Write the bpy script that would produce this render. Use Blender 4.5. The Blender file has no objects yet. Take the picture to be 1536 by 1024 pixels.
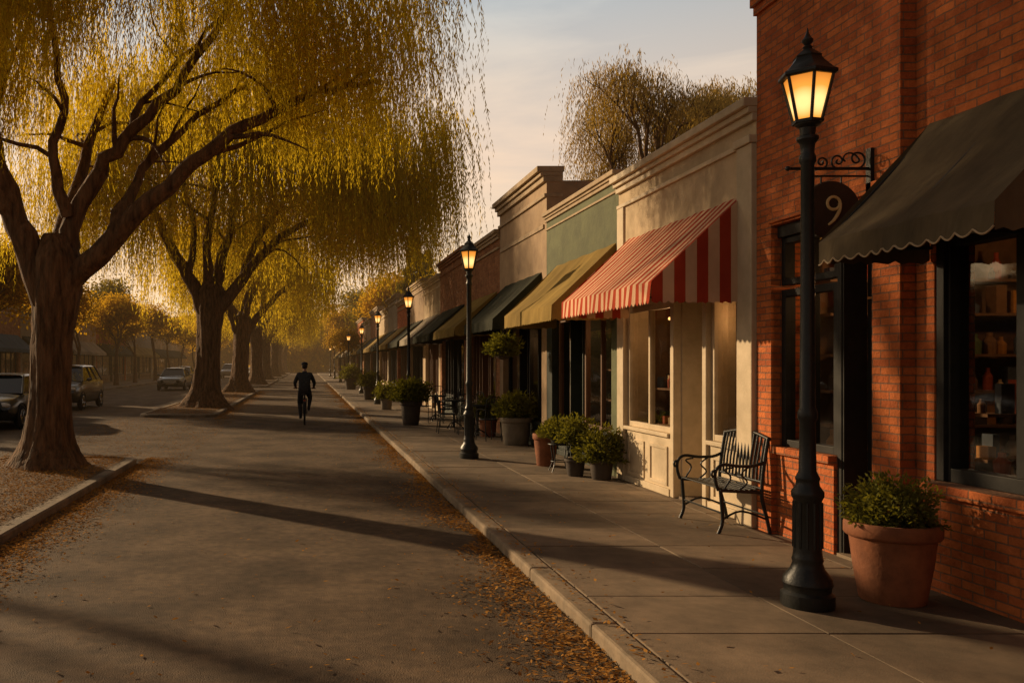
import bpy, math, random
import numpy as np
from mathutils import Vector, Matrix
random.seed(7); rng=np.random.default_rng(7)
scene=bpy.context.scene
COL=scene.collection
SW=0.10   # sidewalk height

# ------------------------------------------------------------------ materials
def nt_new(name):
    m=bpy.data.materials.new(name); m.use_nodes=True
    nt=m.node_tree; nt.nodes.clear()
    out=nt.nodes.new('ShaderNodeOutputMaterial')
    return m,nt,out
def node(nt,t,**kw):
    n=nt.nodes.new(t)
    for k,v in kw.items(): setattr(n,k,v)
    return n
def c4(c): return (c[0],c[1],c[2],1)
def mat(name,ca,cb=None,rough=0.8,scale=6,bump=0.2,bscale=60,metal=0,spec=0.3,stretch=(1,1,1),bdist=0.01,patch=0):
    m,nt,out=nt_new(name)
    cb=cb or tuple(x*0.7 for x in ca)
    b=node(nt,'ShaderNodeBsdfPrincipled'); nt.links.new(b.outputs[0],out.inputs[0])
    tc=node(nt,'ShaderNodeTexCoord'); mp=node(nt,'ShaderNodeMapping'); mp.inputs['Scale'].default_value=stretch
    nt.links.new(tc.outputs['Object'],mp.inputs[0])
    n=node(nt,'ShaderNodeTexNoise'); n.inputs['Scale'].default_value=scale; n.inputs['Detail'].default_value=8; n.inputs['Roughness'].default_value=.65
    nt.links.new(mp.outputs[0],n.inputs[0])
    r=node(nt,'ShaderNodeValToRGB'); r.color_ramp.elements[0].position=.32; r.color_ramp.elements[1].position=.68
    r.color_ramp.elements[0].color=c4(cb); r.color_ramp.elements[1].color=c4(ca)
    nt.links.new(n.outputs[0],r.inputs[0]); colr=r.outputs[0]
    if patch>0:
        n3=node(nt,'ShaderNodeTexNoise'); n3.inputs['Scale'].default_value=scale*.13; n3.inputs['Detail'].default_value=5
        nt.links.new(mp.outputs[0],n3.inputs[0])
        mr=node(nt,'ShaderNodeMapRange'); mr.inputs[1].default_value=.35; mr.inputs[2].default_value=.7; mr.inputs[3].default_value=1-patch; mr.inputs[4].default_value=1+patch*.4
        nt.links.new(n3.outputs[0],mr.inputs[0])
        vm=node(nt,'ShaderNodeVectorMath',operation='SCALE'); nt.links.new(colr,vm.inputs[0]); nt.links.new(mr.outputs[0],vm.inputs['Scale']); colr=vm.outputs[0]
    nt.links.new(colr,b.inputs['Base Color'])
    b.inputs['Roughness'].default_value=rough; b.inputs['Metallic'].default_value=metal
    b.inputs['Specular IOR Level'].default_value=spec
    if bump>0:
        n2=node(nt,'ShaderNodeTexNoise'); n2.inputs['Scale'].default_value=bscale; n2.inputs['Detail'].default_value=6
        nt.links.new(mp.outputs[0],n2.inputs[0])
        bp=node(nt,'ShaderNodeBump'); bp.inputs['Strength'].default_value=bump; bp.inputs['Distance'].default_value=bdist
        nt.links.new(n2.outputs[0],bp.inputs['Height']); nt.links.new(bp.outputs[0],b.inputs['Normal'])
    return m
def brick_mat(name,c1,c2,mortar):
    m,nt,out=nt_new(name)
    b=node(nt,'ShaderNodeBsdfPrincipled'); nt.links.new(b.outputs[0],out.inputs[0])
    tc=node(nt,'ShaderNodeTexCoord'); sp=node(nt,'ShaderNodeSeparateXYZ'); nt.links.new(tc.outputs['Object'],sp.inputs[0])
    ad=node(nt,'ShaderNodeMath',operation='ADD'); nt.links.new(sp.outputs[0],ad.inputs[0]); nt.links.new(sp.outputs[1],ad.inputs[1])
    cb=node(nt,'ShaderNodeCombineXYZ'); nt.links.new(ad.outputs[0],cb.inputs[0]); nt.links.new(sp.outputs[2],cb.inputs[1])
    wn=node(nt,'ShaderNodeTexNoise'); wn.inputs['Scale'].default_value=9; nt.links.new(tc.outputs['Object'],wn.inputs[0])
    wa=node(nt,'ShaderNodeVectorMath',operation='MULTIPLY_ADD'); nt.links.new(wn.outputs['Color'],wa.inputs[0]); wa.inputs[1].default_value=(.012,.008,0); nt.links.new(cb.outputs[0],wa.inputs[2])
    br=node(nt,'ShaderNodeTexBrick'); nt.links.new(wa.outputs[0],br.inputs['Vector'])
    br.inputs['Color1'].default_value=c4(c1); br.inputs['Color2'].default_value=c4(c2); br.inputs['Mortar'].default_value=c4(mortar)
    br.inputs['Scale'].default_value=1; br.inputs['Brick Width'].default_value=.2; br.inputs['Row Height'].default_value=.064
    br.inputs['Mortar Size'].default_value=.006; br.inputs['Mortar Smooth'].default_value=.3; br.inputs['Bias'].default_value=-.1
    n=node(nt,'ShaderNodeTexNoise'); n.inputs['Scale'].default_value=3.5; n.inputs['Detail'].default_value=9; n.inputs['Roughness'].default_value=.75
    nt.links.new(tc.outputs['Object'],n.inputs[0])
    mr=node(nt,'ShaderNodeMapRange'); mr.inputs[1].default_value=.3; mr.inputs[2].default_value=.7; mr.inputs[3].default_value=.55; mr.inputs[4].default_value=1.25
    nt.links.new(n.outputs[0],mr.inputs[0])
    vm=node(nt,'ShaderNodeVectorMath',operation='SCALE'); nt.links.new(br.outputs[0],vm.inputs[0]); nt.links.new(mr.outputs[0],vm.inputs['Scale'])
    nt.links.new(vm.outputs[0],b.inputs['Base Color']); b.inputs['Roughness'].default_value=.88; b.inputs['Specular IOR Level'].default_value=.2
    n2=node(nt,'ShaderNodeTexNoise'); n2.inputs['Scale'].default_value=38; n2.inputs['Detail'].default_value=5; nt.links.new(tc.outputs['Object'],n2.inputs[0])
    sb=node(nt,'ShaderNodeMath',operation='MULTIPLY_ADD'); nt.links.new(n2.outputs[0],sb.inputs[0]); sb.inputs[1].default_value=.8
    inv=node(nt,'ShaderNodeMath',operation='MULTIPLY'); inv.inputs[1].default_value=-1; nt.links.new(br.outputs['Fac'],inv.inputs[0]); nt.links.new(inv.outputs[0],sb.inputs[2])
    bp=node(nt,'ShaderNodeBump'); bp.inputs['Strength'].default_value=1; bp.inputs['Distance'].default_value=.016
    nt.links.new(sb.outputs[0],bp.inputs['Height']); nt.links.new(bp.outputs[0],b.inputs['Normal'])
    return m
def leaf_mat(name,ca,cb,trans=.5,nscale=.6):
    m,nt,out=nt_new(name)
    at=node(nt,'ShaderNodeAttribute',attribute_name='rnd')
    tc=node(nt,'ShaderNodeTexCoord'); n=node(nt,'ShaderNodeTexNoise'); n.inputs['Scale'].default_value=nscale; n.inputs['Detail'].default_value=3
    nt.links.new(tc.outputs['Object'],n.inputs[0])
    a=node(nt,'ShaderNodeMath',operation='MULTIPLY_ADD'); nt.links.new(at.outputs['Fac'],a.inputs[0]); a.inputs[1].default_value=.55
    s=node(nt,'ShaderNodeMath',operation='MULTIPLY_ADD'); nt.links.new(n.outputs[0],s.inputs[0]); s.inputs[1].default_value=1.3; s.inputs[2].default_value=-.4
    nt.links.new(s.outputs[0],a.inputs[2])
    mx=node(nt,'ShaderNodeMix',data_type='RGBA'); nt.links.new(a.outputs[0],mx.inputs[0]); mx.inputs[6].default_value=c4(cb); mx.inputs[7].default_value=c4(ca)
    d=node(nt,'ShaderNodeBsdfDiffuse'); t=node(nt,'ShaderNodeBsdfTranslucent')
    nt.links.new(mx.outputs[2],d.inputs[0])
    sc=node(nt,'ShaderNodeVectorMath',operation='MULTIPLY'); sc.inputs[1].default_value=(1.9,1.7,.6); nt.links.new(mx.outputs[2],sc.inputs[0]); nt.links.new(sc.outputs[0],t.inputs[0])
    ms=node(nt,'ShaderNodeMixShader'); ms.inputs[0].default_value=trans
    nt.links.new(d.outputs[0],ms.inputs[1]); nt.links.new(t.outputs[0],ms.inputs[2]); nt.links.new(ms.outputs[0],out.inputs[0])
    return m
def glass_mat(name,tint=(.85,.82,.76)):
    m,nt,out=nt_new(name)
    t=node(nt,'ShaderNodeBsdfTransparent'); t.inputs[0].default_value=c4(tint)
    g=node(nt,'ShaderNodeBsdfGlossy'); g.inputs['Roughness'].default_value=.04; g.inputs[0].default_value=(.9,.85,.8,1)
    lw=node(nt,'ShaderNodeLayerWeight'); lw.inputs[0].default_value=.5
    pw=node(nt,'ShaderNodeMath',operation='POWER'); nt.links.new(lw.outputs['Facing'],pw.inputs[0]); pw.inputs[1].default_value=4
    ma=node(nt,'ShaderNodeMath',operation='MULTIPLY_ADD'); nt.links.new(pw.outputs[0],ma.inputs[0]); ma.inputs[1].default_value=.7; ma.inputs[2].default_value=.07
    tc=node(nt,'ShaderNodeTexCoord'); n=node(nt,'ShaderNodeTexNoise'); n.inputs['Scale'].default_value=1.5; nt.links.new(tc.outputs['Object'],n.inputs[0])
    bp=node(nt,'ShaderNodeBump'); bp.inputs['Strength'].default_value=.15; bp.inputs['Distance'].default_value=.03
    nt.links.new(n.outputs[0],bp.inputs['Height']); nt.links.new(bp.outputs[0],g.inputs['Normal'])
    ms=node(nt,'ShaderNodeMixShader'); nt.links.new(ma.outputs[0],ms.inputs[0]); nt.links.new(t.outputs[0],ms.inputs[1]); nt.links.new(g.outputs[0],ms.inputs[2])
    nt.links.new(ms.outputs[0],out.inputs[0]); return m
def emis(name,c,s):
    m,nt,out=nt_new(name); e=node(nt,'ShaderNodeEmission'); e.inputs[0].default_value=c4(c); e.inputs[1].default_value=s
    nt.links.new(e.outputs[0],out.inputs[0]); return m
def lantern_glass():
    m,nt,out=nt_new('lantern_glass')
    tc=node(nt,'ShaderNodeTexCoord')
    mp=node(nt,'ShaderNodeMapping'); mp.inputs['Location'].default_value=(0,0,-3.43*2.6); mp.inputs['Scale'].default_value=(2.6,2.6,2.6)
    nt.links.new(tc.outputs['Object'],mp.inputs[0])
    g=node(nt,'ShaderNodeTexGradient',gradient_type='SPHERICAL'); nt.links.new(mp.outputs[0],g.inputs[0])
    r=node(nt,'ShaderNodeValToRGB'); r.color_ramp.elements[0].position=.42; r.color_ramp.elements[0].color=(.42,.12,.012,1)
    r.color_ramp.elements[1].position=.74; r.color_ramp.elements[1].color=(1.0,.62,.22,1)
    el=r.color_ramp.elements.new(.63); el.color=(.75,.28,.04,1)
    nt.links.new(g.outputs[0],r.inputs[0])
    e=node(nt,'ShaderNodeEmission'); nt.links.new(r.outputs[0],e.inputs[0]); e.inputs[1].default_value=1.7
    gl=node(nt,'ShaderNodeBsdfGlossy'); gl.inputs['Roughness'].default_value=.2
    ms=node(nt,'ShaderNodeMixShader'); ms.inputs[0].default_value=.06
    nt.links.new(e.outputs[0],ms.inputs[1]); nt.links.new(gl.outputs[0],ms.inputs[2]); nt.links.new(ms.outputs[0],out.inputs[0]); return m
def island_mat(name,ca,cb,rough=.85,var=.25,bump=.35,bscale=90):
    m=mat(name,ca,cb,rough=rough,scale=5,bump=bump,bscale=bscale,bdist=.006,patch=.45)
    nt=m.node_tree; b=[n for n in nt.nodes if n.type=='BSDF_PRINCIPLED'][0]
    src=b.inputs['Base Color'].links[0].from_socket
    g=node(nt,'ShaderNodeNewGeometry'); mr=node(nt,'ShaderNodeMapRange'); mr.inputs[3].default_value=1-var; mr.inputs[4].default_value=1+var*.6
    nt.links.new(g.outputs['Random Per Island'],mr.inputs[0])
    vm=node(nt,'ShaderNodeVectorMath',operation='SCALE'); nt.links.new(src,vm.inputs[0]); nt.links.new(mr.outputs[0],vm.inputs['Scale']); nt.links.new(vm.outputs[0],b.inputs['Base Color'])
    return m
M={}
M['asphalt']=mat('asphalt',(.19,.13,.078),(.10,.071,.046),rough=.85,scale=9,bump=.9,bscale=100,bdist=.015,patch=.45,spec=.18)
M['ground']=mat('earth_ground',(.10,.075,.045),(.05,.04,.025),scale=1)
M['soil']=mat('soil_litter',(.19,.105,.038),(.06,.038,.018),scale=14,bump=.8,bscale=40,bdist=.03)
M['slab']=island_mat('concrete_slab',(.27,.195,.125),(.165,.122,.08))
M['kerb']=island_mat('kerb_stone',(.34,.25,.16),(.17,.13,.085),var=.2)
M['brick']=brick_mat('red_brick',(.58,.165,.046),(.40,.098,.032),(.25,.13,.075))
M['brick2']=brick_mat('brown_brick',(.42,.19,.085),(.3,.12,.055),(.25,.17,.1))
M['cream']=mat('cream_stucco',(.66,.50,.31),(.48,.36,.22),scale=3,bump=.5,bscale=30,patch=.3)
M['creamtrim']=mat('cream_paint',(.68,.54,.36),(.52,.41,.26),rough=.55,scale=5,bump=.15,bscale=40,patch=.25)
M['green']=mat('green_stucco',(.15,.165,.075),(.09,.10,.048),scale=3,bump=.6,bscale=25,patch=.3)
M['tan']=mat('tan_stucco',(.48,.33,.19),(.33,.22,.13),scale=3,bump=.5,bscale=25,patch=.3)
M['tantrim']=mat('tan_trim',(.46,.34,.21),(.3,.22,.135),scale=6,bump=.2)
M['grey']=mat('grey_stucco',(.32,.26,.19),(.22,.18,.13),scale=3,bump=.4)
M['black']=mat('black_frame',(.024,.022,.018),(.014,.013,.011),rough=.55,scale=8,bump=.1,spec=.2)
M['iron']=mat('cast_iron_paint',(.018,.019,.017),(.01,.011,.01),rough=.42,scale=12,bump=.25,bscale=50,spec=.35)
M['darkgreen']=mat('dark_green_frame',(.03,.038,.027),(.018,.024,.016),rough=.55)
M['wood']=mat('brown_wood_frame',(.17,.085,.04),(.1,.05,.024),rough=.5,stretch=(6,6,1))
M['roof']=mat('roof_felt',(.10,.09,.08),(.06,.055,.05))
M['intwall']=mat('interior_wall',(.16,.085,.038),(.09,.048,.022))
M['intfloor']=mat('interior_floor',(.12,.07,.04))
M['shelf']=mat('shelf_wood',(.16,.08,.035),(.1,.05,.022))
ITEMS=[mat('goods_%s'%n,c,scale=20,bump=0) for n,c in (('cream',(.5,.36,.2)),('red',(.32,.06,.025)),('amber',(.45,.2,.04)),('blue',(.07,.09,.12)),('green',(.09,.12,.045)),('brown',(.2,.10,.04)),('dark',(.06,.04,.03)))]
M['glass']=glass_mat('shop_glass')
M['bulb']=emis('warm_bulb',(1,.5,.16),3)
def canvas(name,ca,cb):
    return mat(name,ca,cb,rough=.9,scale=4,bump=.35,bscale=160,bdist=.004,patch=.35,stretch=(1,1.5,.6),spec=.12)
M['cv_red']=canvas('canvas_red',(.50,.065,.025),(.40,.048,.02))
M['cv_white']=canvas('canvas_cream_stripe',(.80,.52,.33),(.66,.41,.25))
M['cv_black']=canvas('canvas_charcoal_olive',(.14,.105,.06),(.088,.066,.04))
M['cv_olive']=canvas('canvas_olive_gold',(.33,.22,.06),(.22,.15,.042))
M['cv_green']=canvas('canvas_dark_green',(.05,.051,.031),(.031,.033,.021))
M['cv_white2']=canvas('canvas_white',(.4,.34,.26),(.3,.26,.2))
M['cv_blue']=canvas('canvas_blue',(.08,.12,.17),(.05,.08,.11))
M['terra']=mat('terracotta',(.36,.13,.055),(.2,.073,.033),rough=.8,scale=6,bump=.3,bscale=35,patch=.35)
M['stonepot']=mat('grey_planter',(.22,.18,.13),(.13,.11,.08),bump=.4)
M['darkpot']=mat('dark_planter',(.08,.06,.045),(.045,.034,.025))
M['bark']=mat('willow_bark',(.22,.12,.058),(.05,.03,.016),rough=.9,scale=7,bump=1,bscale=9,bdist=.1,stretch=(1.6,1.6,.28),spec=.15)
M['willow']=leaf_mat('willow_leaves',(.46,.36,.045),(.23,.185,.024),.66)
M['willow2']=leaf_mat('pale_willow_leaves',(.32,.225,.095),(.2,.145,.06),.4)
M['gold']=leaf_mat('golden_leaves',(.42,.26,.033),(.22,.145,.024),.5,.35)
M['dkgreen']=leaf_mat('green_leaves',(.18,.15,.028),(.08,.07,.017),.4,.4)
M['conif']=leaf_mat('conifer_needles',(.10,.085,.022),(.045,.042,.014),.2,.4)
M['shrub']=leaf_mat('shrub_leaves',(.16,.155,.034),(.06,.067,.018),.35,3)
M['litter']=leaf_mat('fallen_leaf',(.48,.24,.058),(.2,.095,.03),.1,1.5)
M['lantern']=lantern_glass()
M['rubber']=mat('tyre_rubber',(.02,.019,.018),rough=.85)
M['chrome']=mat('chrome',(.5,.48,.45),(.42,.4,.38),rough=.2,metal=1,bump=0)
M['cglass']=mat('car_glass',(.02,.022,.022),(.015,.016,.016),rough=.06,bump=0,spec=.8)
M['lens']=mat('headlamp_lens',(.55,.5,.42),(.4,.38,.33),rough=.1,bump=0,spec=.8)
M['redlens']=mat('tail_lamp_lens',(.3,.02,.01),rough=.15,bump=0,spec=.8)
def paint(n,c): 
    m=mat(n,c,tuple(x*.85 for x in c),rough=.3,scale=3,bump=0,spec=.5)
    b=[x for x in m.node_tree.nodes if x.type=='BSDF_PRINCIPLED'][0]; b.inputs['Coat Weight'].default_value=.5; b.inputs['Coat Roughness'].default_value=.08; return m
M['skin']=mat('skin',(.42,.22,.14),(.36,.18,.11),rough=.6,bump=.1)
M['jacket']=mat('jacket_cloth',(.045,.046,.05),(.022,.024,.028),rough=.9,scale=14,bump=.8,bscale=12,bdist=.02)
M['trouser']=mat('trouser_cloth',(.03,.03,.035),(.018,.018,.02),rough=.9,bump=.6,bscale=14,bdist=.02)
M['hair']=mat('hair',(.05,.035,.025),(.025,.018,.012),rough=.7,bscale=120)

# ------------------------------------------------------------------ mesh builder
class MB:
    def __init__(s): s.v=[]; s.f=[]; s.m=[]
    def face(s,pts,mi=0):
        b=len(s.v); s.v+= [tuple(p) for p in pts]; s.f.append(tuple(range(b,b+len(pts)))); s.m.append(mi)
    def box(s,x0,x1,y0,y1,z0,z1,mi=0):
        x0,x1=min(x0,x1),max(x0,x1); y0,y1=min(y0,y1),max(y0,y1); z0,z1=min(z0,z1),max(z0,z1)
        b=len(s.v); s.v+=[(x,y,z) for z in (z0,z1) for y in (y0,y1) for x in (x0,x1)]
        for q in ((0,2,3,1),(4,5,7,6),(0,1,5,4),(2,6,7,3),(0,4,6,2),(1,3,7,5)):
            s.f.append(tuple(b+i for i in q)); s.m.append(mi)
    def tube(s,pts,rads,n=8,mi=0,cap=True,jit=0):
        pts=[Vector(p) for p in pts]
        if not hasattr(rads,'__len__'): rads=[rads]*len(pts)
        b=len(s.v); ref=None
        for i,p in enumerate(pts):
            t=(pts[min(i+1,len(pts)-1)]-pts[max(i-1,0)]).normalized()
            if ref is None: ref=t.orthogonal().normalized()
            ref=(ref-t*ref.dot(t)); ref=ref.normalized() if ref.length>1e-6 else t.orthogonal().normalized()
            o=t.cross(ref)
            for k in range(n):
                a=2*math.pi*k/n; r=rads[i]*(1+(random.uniform(-jit,jit) if jit else 0))
                s.v.append(tuple(p+(ref*math.cos(a)+o*math.sin(a))*r))
        for i in range(len(pts)-1):
            for k in range(n):
                k2=(k+1)%n; s.f.append((b+i*n+k,b+i*n+k2,b+(i+1)*n+k2,b+(i+1)*n+k)); s.m.append(mi)
        if cap:
            s.f.append(tuple(b+k for k in range(n))[::-1]); s.m.append(mi)
            s.f.append(tuple(b+(len(pts)-1)*n+k for k in range(n))); s.m.append(mi)
    def lathe(s,cx,cy,prof,n=24,mi=0,rot=0):
        b=len(s.v)
        for r,z in prof:
            for k in range(n):
                a=2*math.pi*k/n+rot; s.v.append((cx+r*math.cos(a),cy+r*math.sin(a),z))
        for i in range(len(prof)-1):
            for k in range(n):
                k2=(k+1)%n; s.f.append((b+i*n+k,b+i*n+k2,b+(i+1)*n+k2,b+(i+1)*n+k)); s.m.append(mi)
        s.f.append(tuple(b+k for k in range(n))[::-1]); s.m.append(mi)
        s.f.append(tuple(b+(len(prof)-1)*n+k for k in range(n))); s.m.append(mi)
    def torus(s,c,R,r,axis='x',n=32,k=8,mi=0):
        b=len(s.v)
        for i in range(n):
            a=2*math.pi*i/n
            for j in range(k):
                q=2*math.pi*j/k; rr=R+r*math.cos(q); h=r*math.sin(q)
                u,w=rr*math.cos(a),rr*math.sin(a)
                s.v.append((c[0]+h,c[1]+u,c[2]+w) if axis=='x' else ((c[0]+u,c[1]+h,c[2]+w) if axis=='y' else (c[0]+u,c[1]+w,c[2]+h)))
        for i in range(n):
            for j in range(k):
                i2,j2=(i+1)%n,(j+1)%k; s.f.append((b+i*k+j,b+i2*k+j,b+i2*k+j2,b+i*k+j2)); s.m.append(mi)
    def ball(s,c,r,nu=12,nv=8,mi=0):
        if not hasattr(r,'__len__'): r=(r,r,r)
        b=len(s.v)
        for j in range(nv+1):
            th=math.pi*j/nv
            for i in range(nu):
                a=2*math.pi*i/nu; q=max(math.sin(th),.01)
                s.v.append((c[0]+r[0]*q*math.cos(a),c[1]+r[1]*q*math.sin(a),c[2]+r[2]*math.cos(th)))
        for j in range(nv):
            for i in range(nu):
                i2=(i+1)%nu; s.f.append((b+j*nu+i,b+(j+1)*nu+i,b+(j+1)*nu+i2,b+j*nu+i2)); s.m.append(mi)
    def obj(s,name,mats,parent=None,smooth=None,bevel=0,loc=None,rot=None):
        me=bpy.data.meshes.new(name); me.from_pydata(s.v,[],s.f)
        for m in mats: me.materials.append(m)
        me.polygons.foreach_set('material_index',s.m)
        if smooth is not None:
            me.polygons.foreach_set('use_smooth',[True]*len(s.f)); me.update()
            try: me.set_sharp_from_angle(angle=math.radians(smooth))
            except Exception: pass
        me.update()
        o=bpy.data.objects.new(name,me); COL.objects.link(o)
        if parent: o.parent=parent
        if loc: o.location=loc
        if rot: o.rotation_euler=rot
        if bevel:
            bm=o.modifiers.new('bevel','BEVEL'); bm.width=bevel; bm.segments=2; bm.limit_method='ANGLE'
        return o
def empty(name,loc=(0,0,0),rotz=0):
    e=bpy.data.objects.new(name,None); COL.objects.link(e); e.location=loc; e.rotation_euler=(0,0,rotz); e.empty_display_size=.3; return e
def quads_mesh(name,V,Q,mi,rnd,mats,nsmooth=0):
    me=bpy.data.meshes.new(name); nv=len(V); nq=len(Q)
    me.vertices.add(nv); me.vertices.foreach_set('co',np.asarray(V,dtype=np.float32).ravel())
    me.loops.add(nq*4); me.loops.foreach_set('vertex_index',np.asarray(Q,dtype=np.int32).ravel())
    me.polygons.add(nq); me.polygons.foreach_set('loop_start',np.arange(0,nq*4,4,dtype=np.int32))
    for m in mats: me.materials.append(m)
    me.polygons.foreach_set('material_index',np.asarray(mi,dtype=np.int32))
    sm=np.zeros(nq,dtype=bool); sm[:nsmooth]=True; me.polygons.foreach_set('use_smooth',sm)
    at=me.attributes.new('rnd','FLOAT','POINT'); at.data.foreach_set('value',np.asarray(rnd,dtype=np.float32))
    me.update(calc_edges=True); return me
def leaves(P,D,S,L,W):
    n=len(P); L=np.broadcast_to(np.asarray(L),(n,))[:,None]; W=np.broadcast_to(np.asarray(W),(n,))[:,None]
    V=np.empty((n,4,3)); V[:,0]=P; V[:,1]=P+D*L*.45+S*W*.5; V[:,2]=P+D*L; V[:,3]=P+D*L*.45-S*W*.5
    return V.reshape(-1,3)
def unit(a): return a/np.maximum(np.linalg.norm(a,axis=1,keepdims=True),1e-9)
def tree_mesh(name,mb,leafV,leafR,mats):
    keep=[i for i,f in enumerate(mb.f) if len(f)==4]; bq=[mb.f[i] for i in keep]; nb=len(mb.v)
    V=np.vstack([np.array(mb.v).reshape(-1,3),leafV]); nl=len(leafV)//4
    Q=np.vstack([np.array(bq,dtype=int).reshape(-1,4),np.arange(nl*4).reshape(-1,4)+nb])
    mi=np.r_[np.zeros(len(bq),int),np.ones(nl,int)]
    rnd=np.r_[np.zeros(nb),np.repeat(leafR,4)]
    return quads_mesh(name,V,Q,mi,rnd,mats,len(bq))
def place(name,me,loc,rotz=0,sc=(1,1,1)):
    o=bpy.data.objects.new(name,me); COL.objects.link(o); o.location=loc; o.rotation_euler=(0,0,rotz); o.scale=sc; return o
def smooth_path(pts,rad,k=4):
    pts=[Vector(p) for p in pts]; P=[];R=[]
    for i in range(len(pts)-1):
        p0=pts[max(i-1,0)];p1=pts[i];p2=pts[i+1];p3=pts[min(i+2,len(pts)-1)]
        for j in range(k):
            t=j/k
            P.append(.5*((2*p1)+(p2-p0)*t+(2*p0-5*p1+4*p2-p3)*t*t+(3*p1-p0-3*p2+p3)*t**3)); R.append(rad[i]*(1-t)+rad[i+1]*t)
    P.append(pts[-1]); R.append(rad[-1]); return P,R

# ------------------------------------------------------------------ willow
def willow_mesh(name,trunk,branches,cen,rad,tip,seed,nclump,nstr,leafL,leafW,step,mat_leaf,openr=2.0,maxlen=3.6,fill=.45,nchild=7,extra=(),spr=.33):
    r=np.random.default_rng(seed); random.seed(seed)
    mb=MB()
    P,R=smooth_path([t[:3] for t in trunk],[t[3] for t in trunk],5)
    b0=len(mb.v); n=26
    for i,(p,q) in enumerate(zip(P,R)):
        fl=max(0,1-p.z/.9)
        for k in range(n):
            a=2*math.pi*k/n
            rr=q*(1+.10*math.sin(3*a+seed+p.z*.7)+.05*math.sin(7*a+p.z*1.3)+fl*.25*max(0,math.sin(5*a+seed))+random.uniform(-.03,.03))
            mb.v.append((p.x+rr*math.cos(a),p.y+rr*math.sin(a),p.z))
    for i in range(len(P)-1):
        for k in range(n):
            k2=(k+1)%n; mb.f.append((b0+i*n+k,b0+i*n+k2,b0+(i+1)*n+k2,b0+(i+1)*n+k)); mb.m.append(0)
    for pts,r0,r1 in branches:
        m=len(pts); rd=[r0+(r1-r0)*(i/(m-1))**.7 for i in range(m)]
        P,R=smooth_path(pts,rd,4); jj=.05
        P=[p+Vector((random.uniform(-jj,jj),random.uniform(-jj,jj),random.uniform(-jj,jj))) if 0<i else p for i,p in enumerate(P)]
        mb.tube(P,R,10,0,True,.07)
        for c in range(nchild):
            i=random.randint(len(P)//3,len(P)-1); p=P[i]
            out=Vector((p.x-cen[0]*.3,p.y,0)); out=out.normalized() if out.length>.1 else Vector((1,0,0))
            d=(out*random.uniform(.2,1)+Vector((random.uniform(-.9,.9),random.uniform(-.9,.9),random.uniform(.4,1.3)))).normalized()
            L=random.uniform(1.2,2.6)*rad[0]/5.5; q=[p]
            for s in range(7):
                d=(d+Vector((random.uniform(-.35,.35),random.uniform(-.35,.35),random.uniform(-.38,.15)))).normalized(); q.append(q[-1]+d*L/7)
            ra=min(R[i]*.5,.06); mb.tube(q,[ra*(1-.85*j/7) for j in range(8)],6,0,True)
    Vs=[];Rs=[]
    c=0
    while c<nclump:
        if c<len(extra):
            pc=np.array(extra[c],float); d=unit(np.array([[pc[0],pc[1],.3]]))[0]; tz=max(tip-.3,pc[2]-maxlen); c+=1
        else:
            d=r.normal(size=3); d/=np.linalg.norm(d); d[2]=abs(d[2])*1.0-.12
            f=r.uniform(.25,1)**fill
            f*=1+.10*math.sin(3.1*math.atan2(d[1],d[0])+seed)+.06*math.sin(7*d[2]+seed)
            pc=np.array(cen)+d*np.array(rad)*f
            hr=math.hypot((pc[0]),(pc[1]))
            tz=tip+r.uniform(-.5,1.1)+max(0,(openr-hr))*.8
            if pc[2]<tz+.5: continue
            c+=1
        ns=int(nstr*r.uniform(.5,1.5)); sp=spr*rad[0]/5.5
        st=pc+r.normal(size=(ns,3))*np.array([sp,sp,.28])
        Ls=np.minimum(r.uniform(.3,1.,ns)*maxlen, np.maximum(st[:,2]-tz+r.uniform(-.6,.3,ns),.3))
        outv=np.array([d[0],d[1]])*r.uniform(.1,.45); cl=r.uniform(0,1)
        wind=r.uniform(-.06,.1)
        for i in range(ns):
            k=max(3,int(Ls[i]/step)); t=(np.arange(k)+r.uniform(0,1,k))/k
            e=1-np.exp(-3*t); ph=r.uniform(0,6)
            p=np.stack([st[i,0]+outv[0]*e+wind*t*Ls[i]+.05*np.sin(4*t+ph),st[i,1]+outv[1]*e+.05*np.cos(3*t+ph),st[i,2]+.12*np.sin(np.minimum(t*6,3.14))-Ls[i]*t],1)
            p+=r.normal(size=p.shape)*.008*rad[0]/5.5
            D=unit(np.stack([r.normal(size=k)*.2,r.normal(size=k)*.2,-np.ones(k)*r.uniform(.7,1,k)],1))
            S=unit(np.cross(D,r.normal(size=(k,3))))
            Vs.append(leaves(p,D,S,leafL*r.uniform(.6,1.3,k)*(1-.35*t),leafW*(1-.4*t))); Rs.append(np.clip(cl*.6+.4*r.uniform(0,1,k),0,1))
    V=np.vstack(Vs); Rr=np.concatenate(Rs)
    return tree_mesh(name,mb,V,Rr,[M['bark'],mat_leaf])

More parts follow.
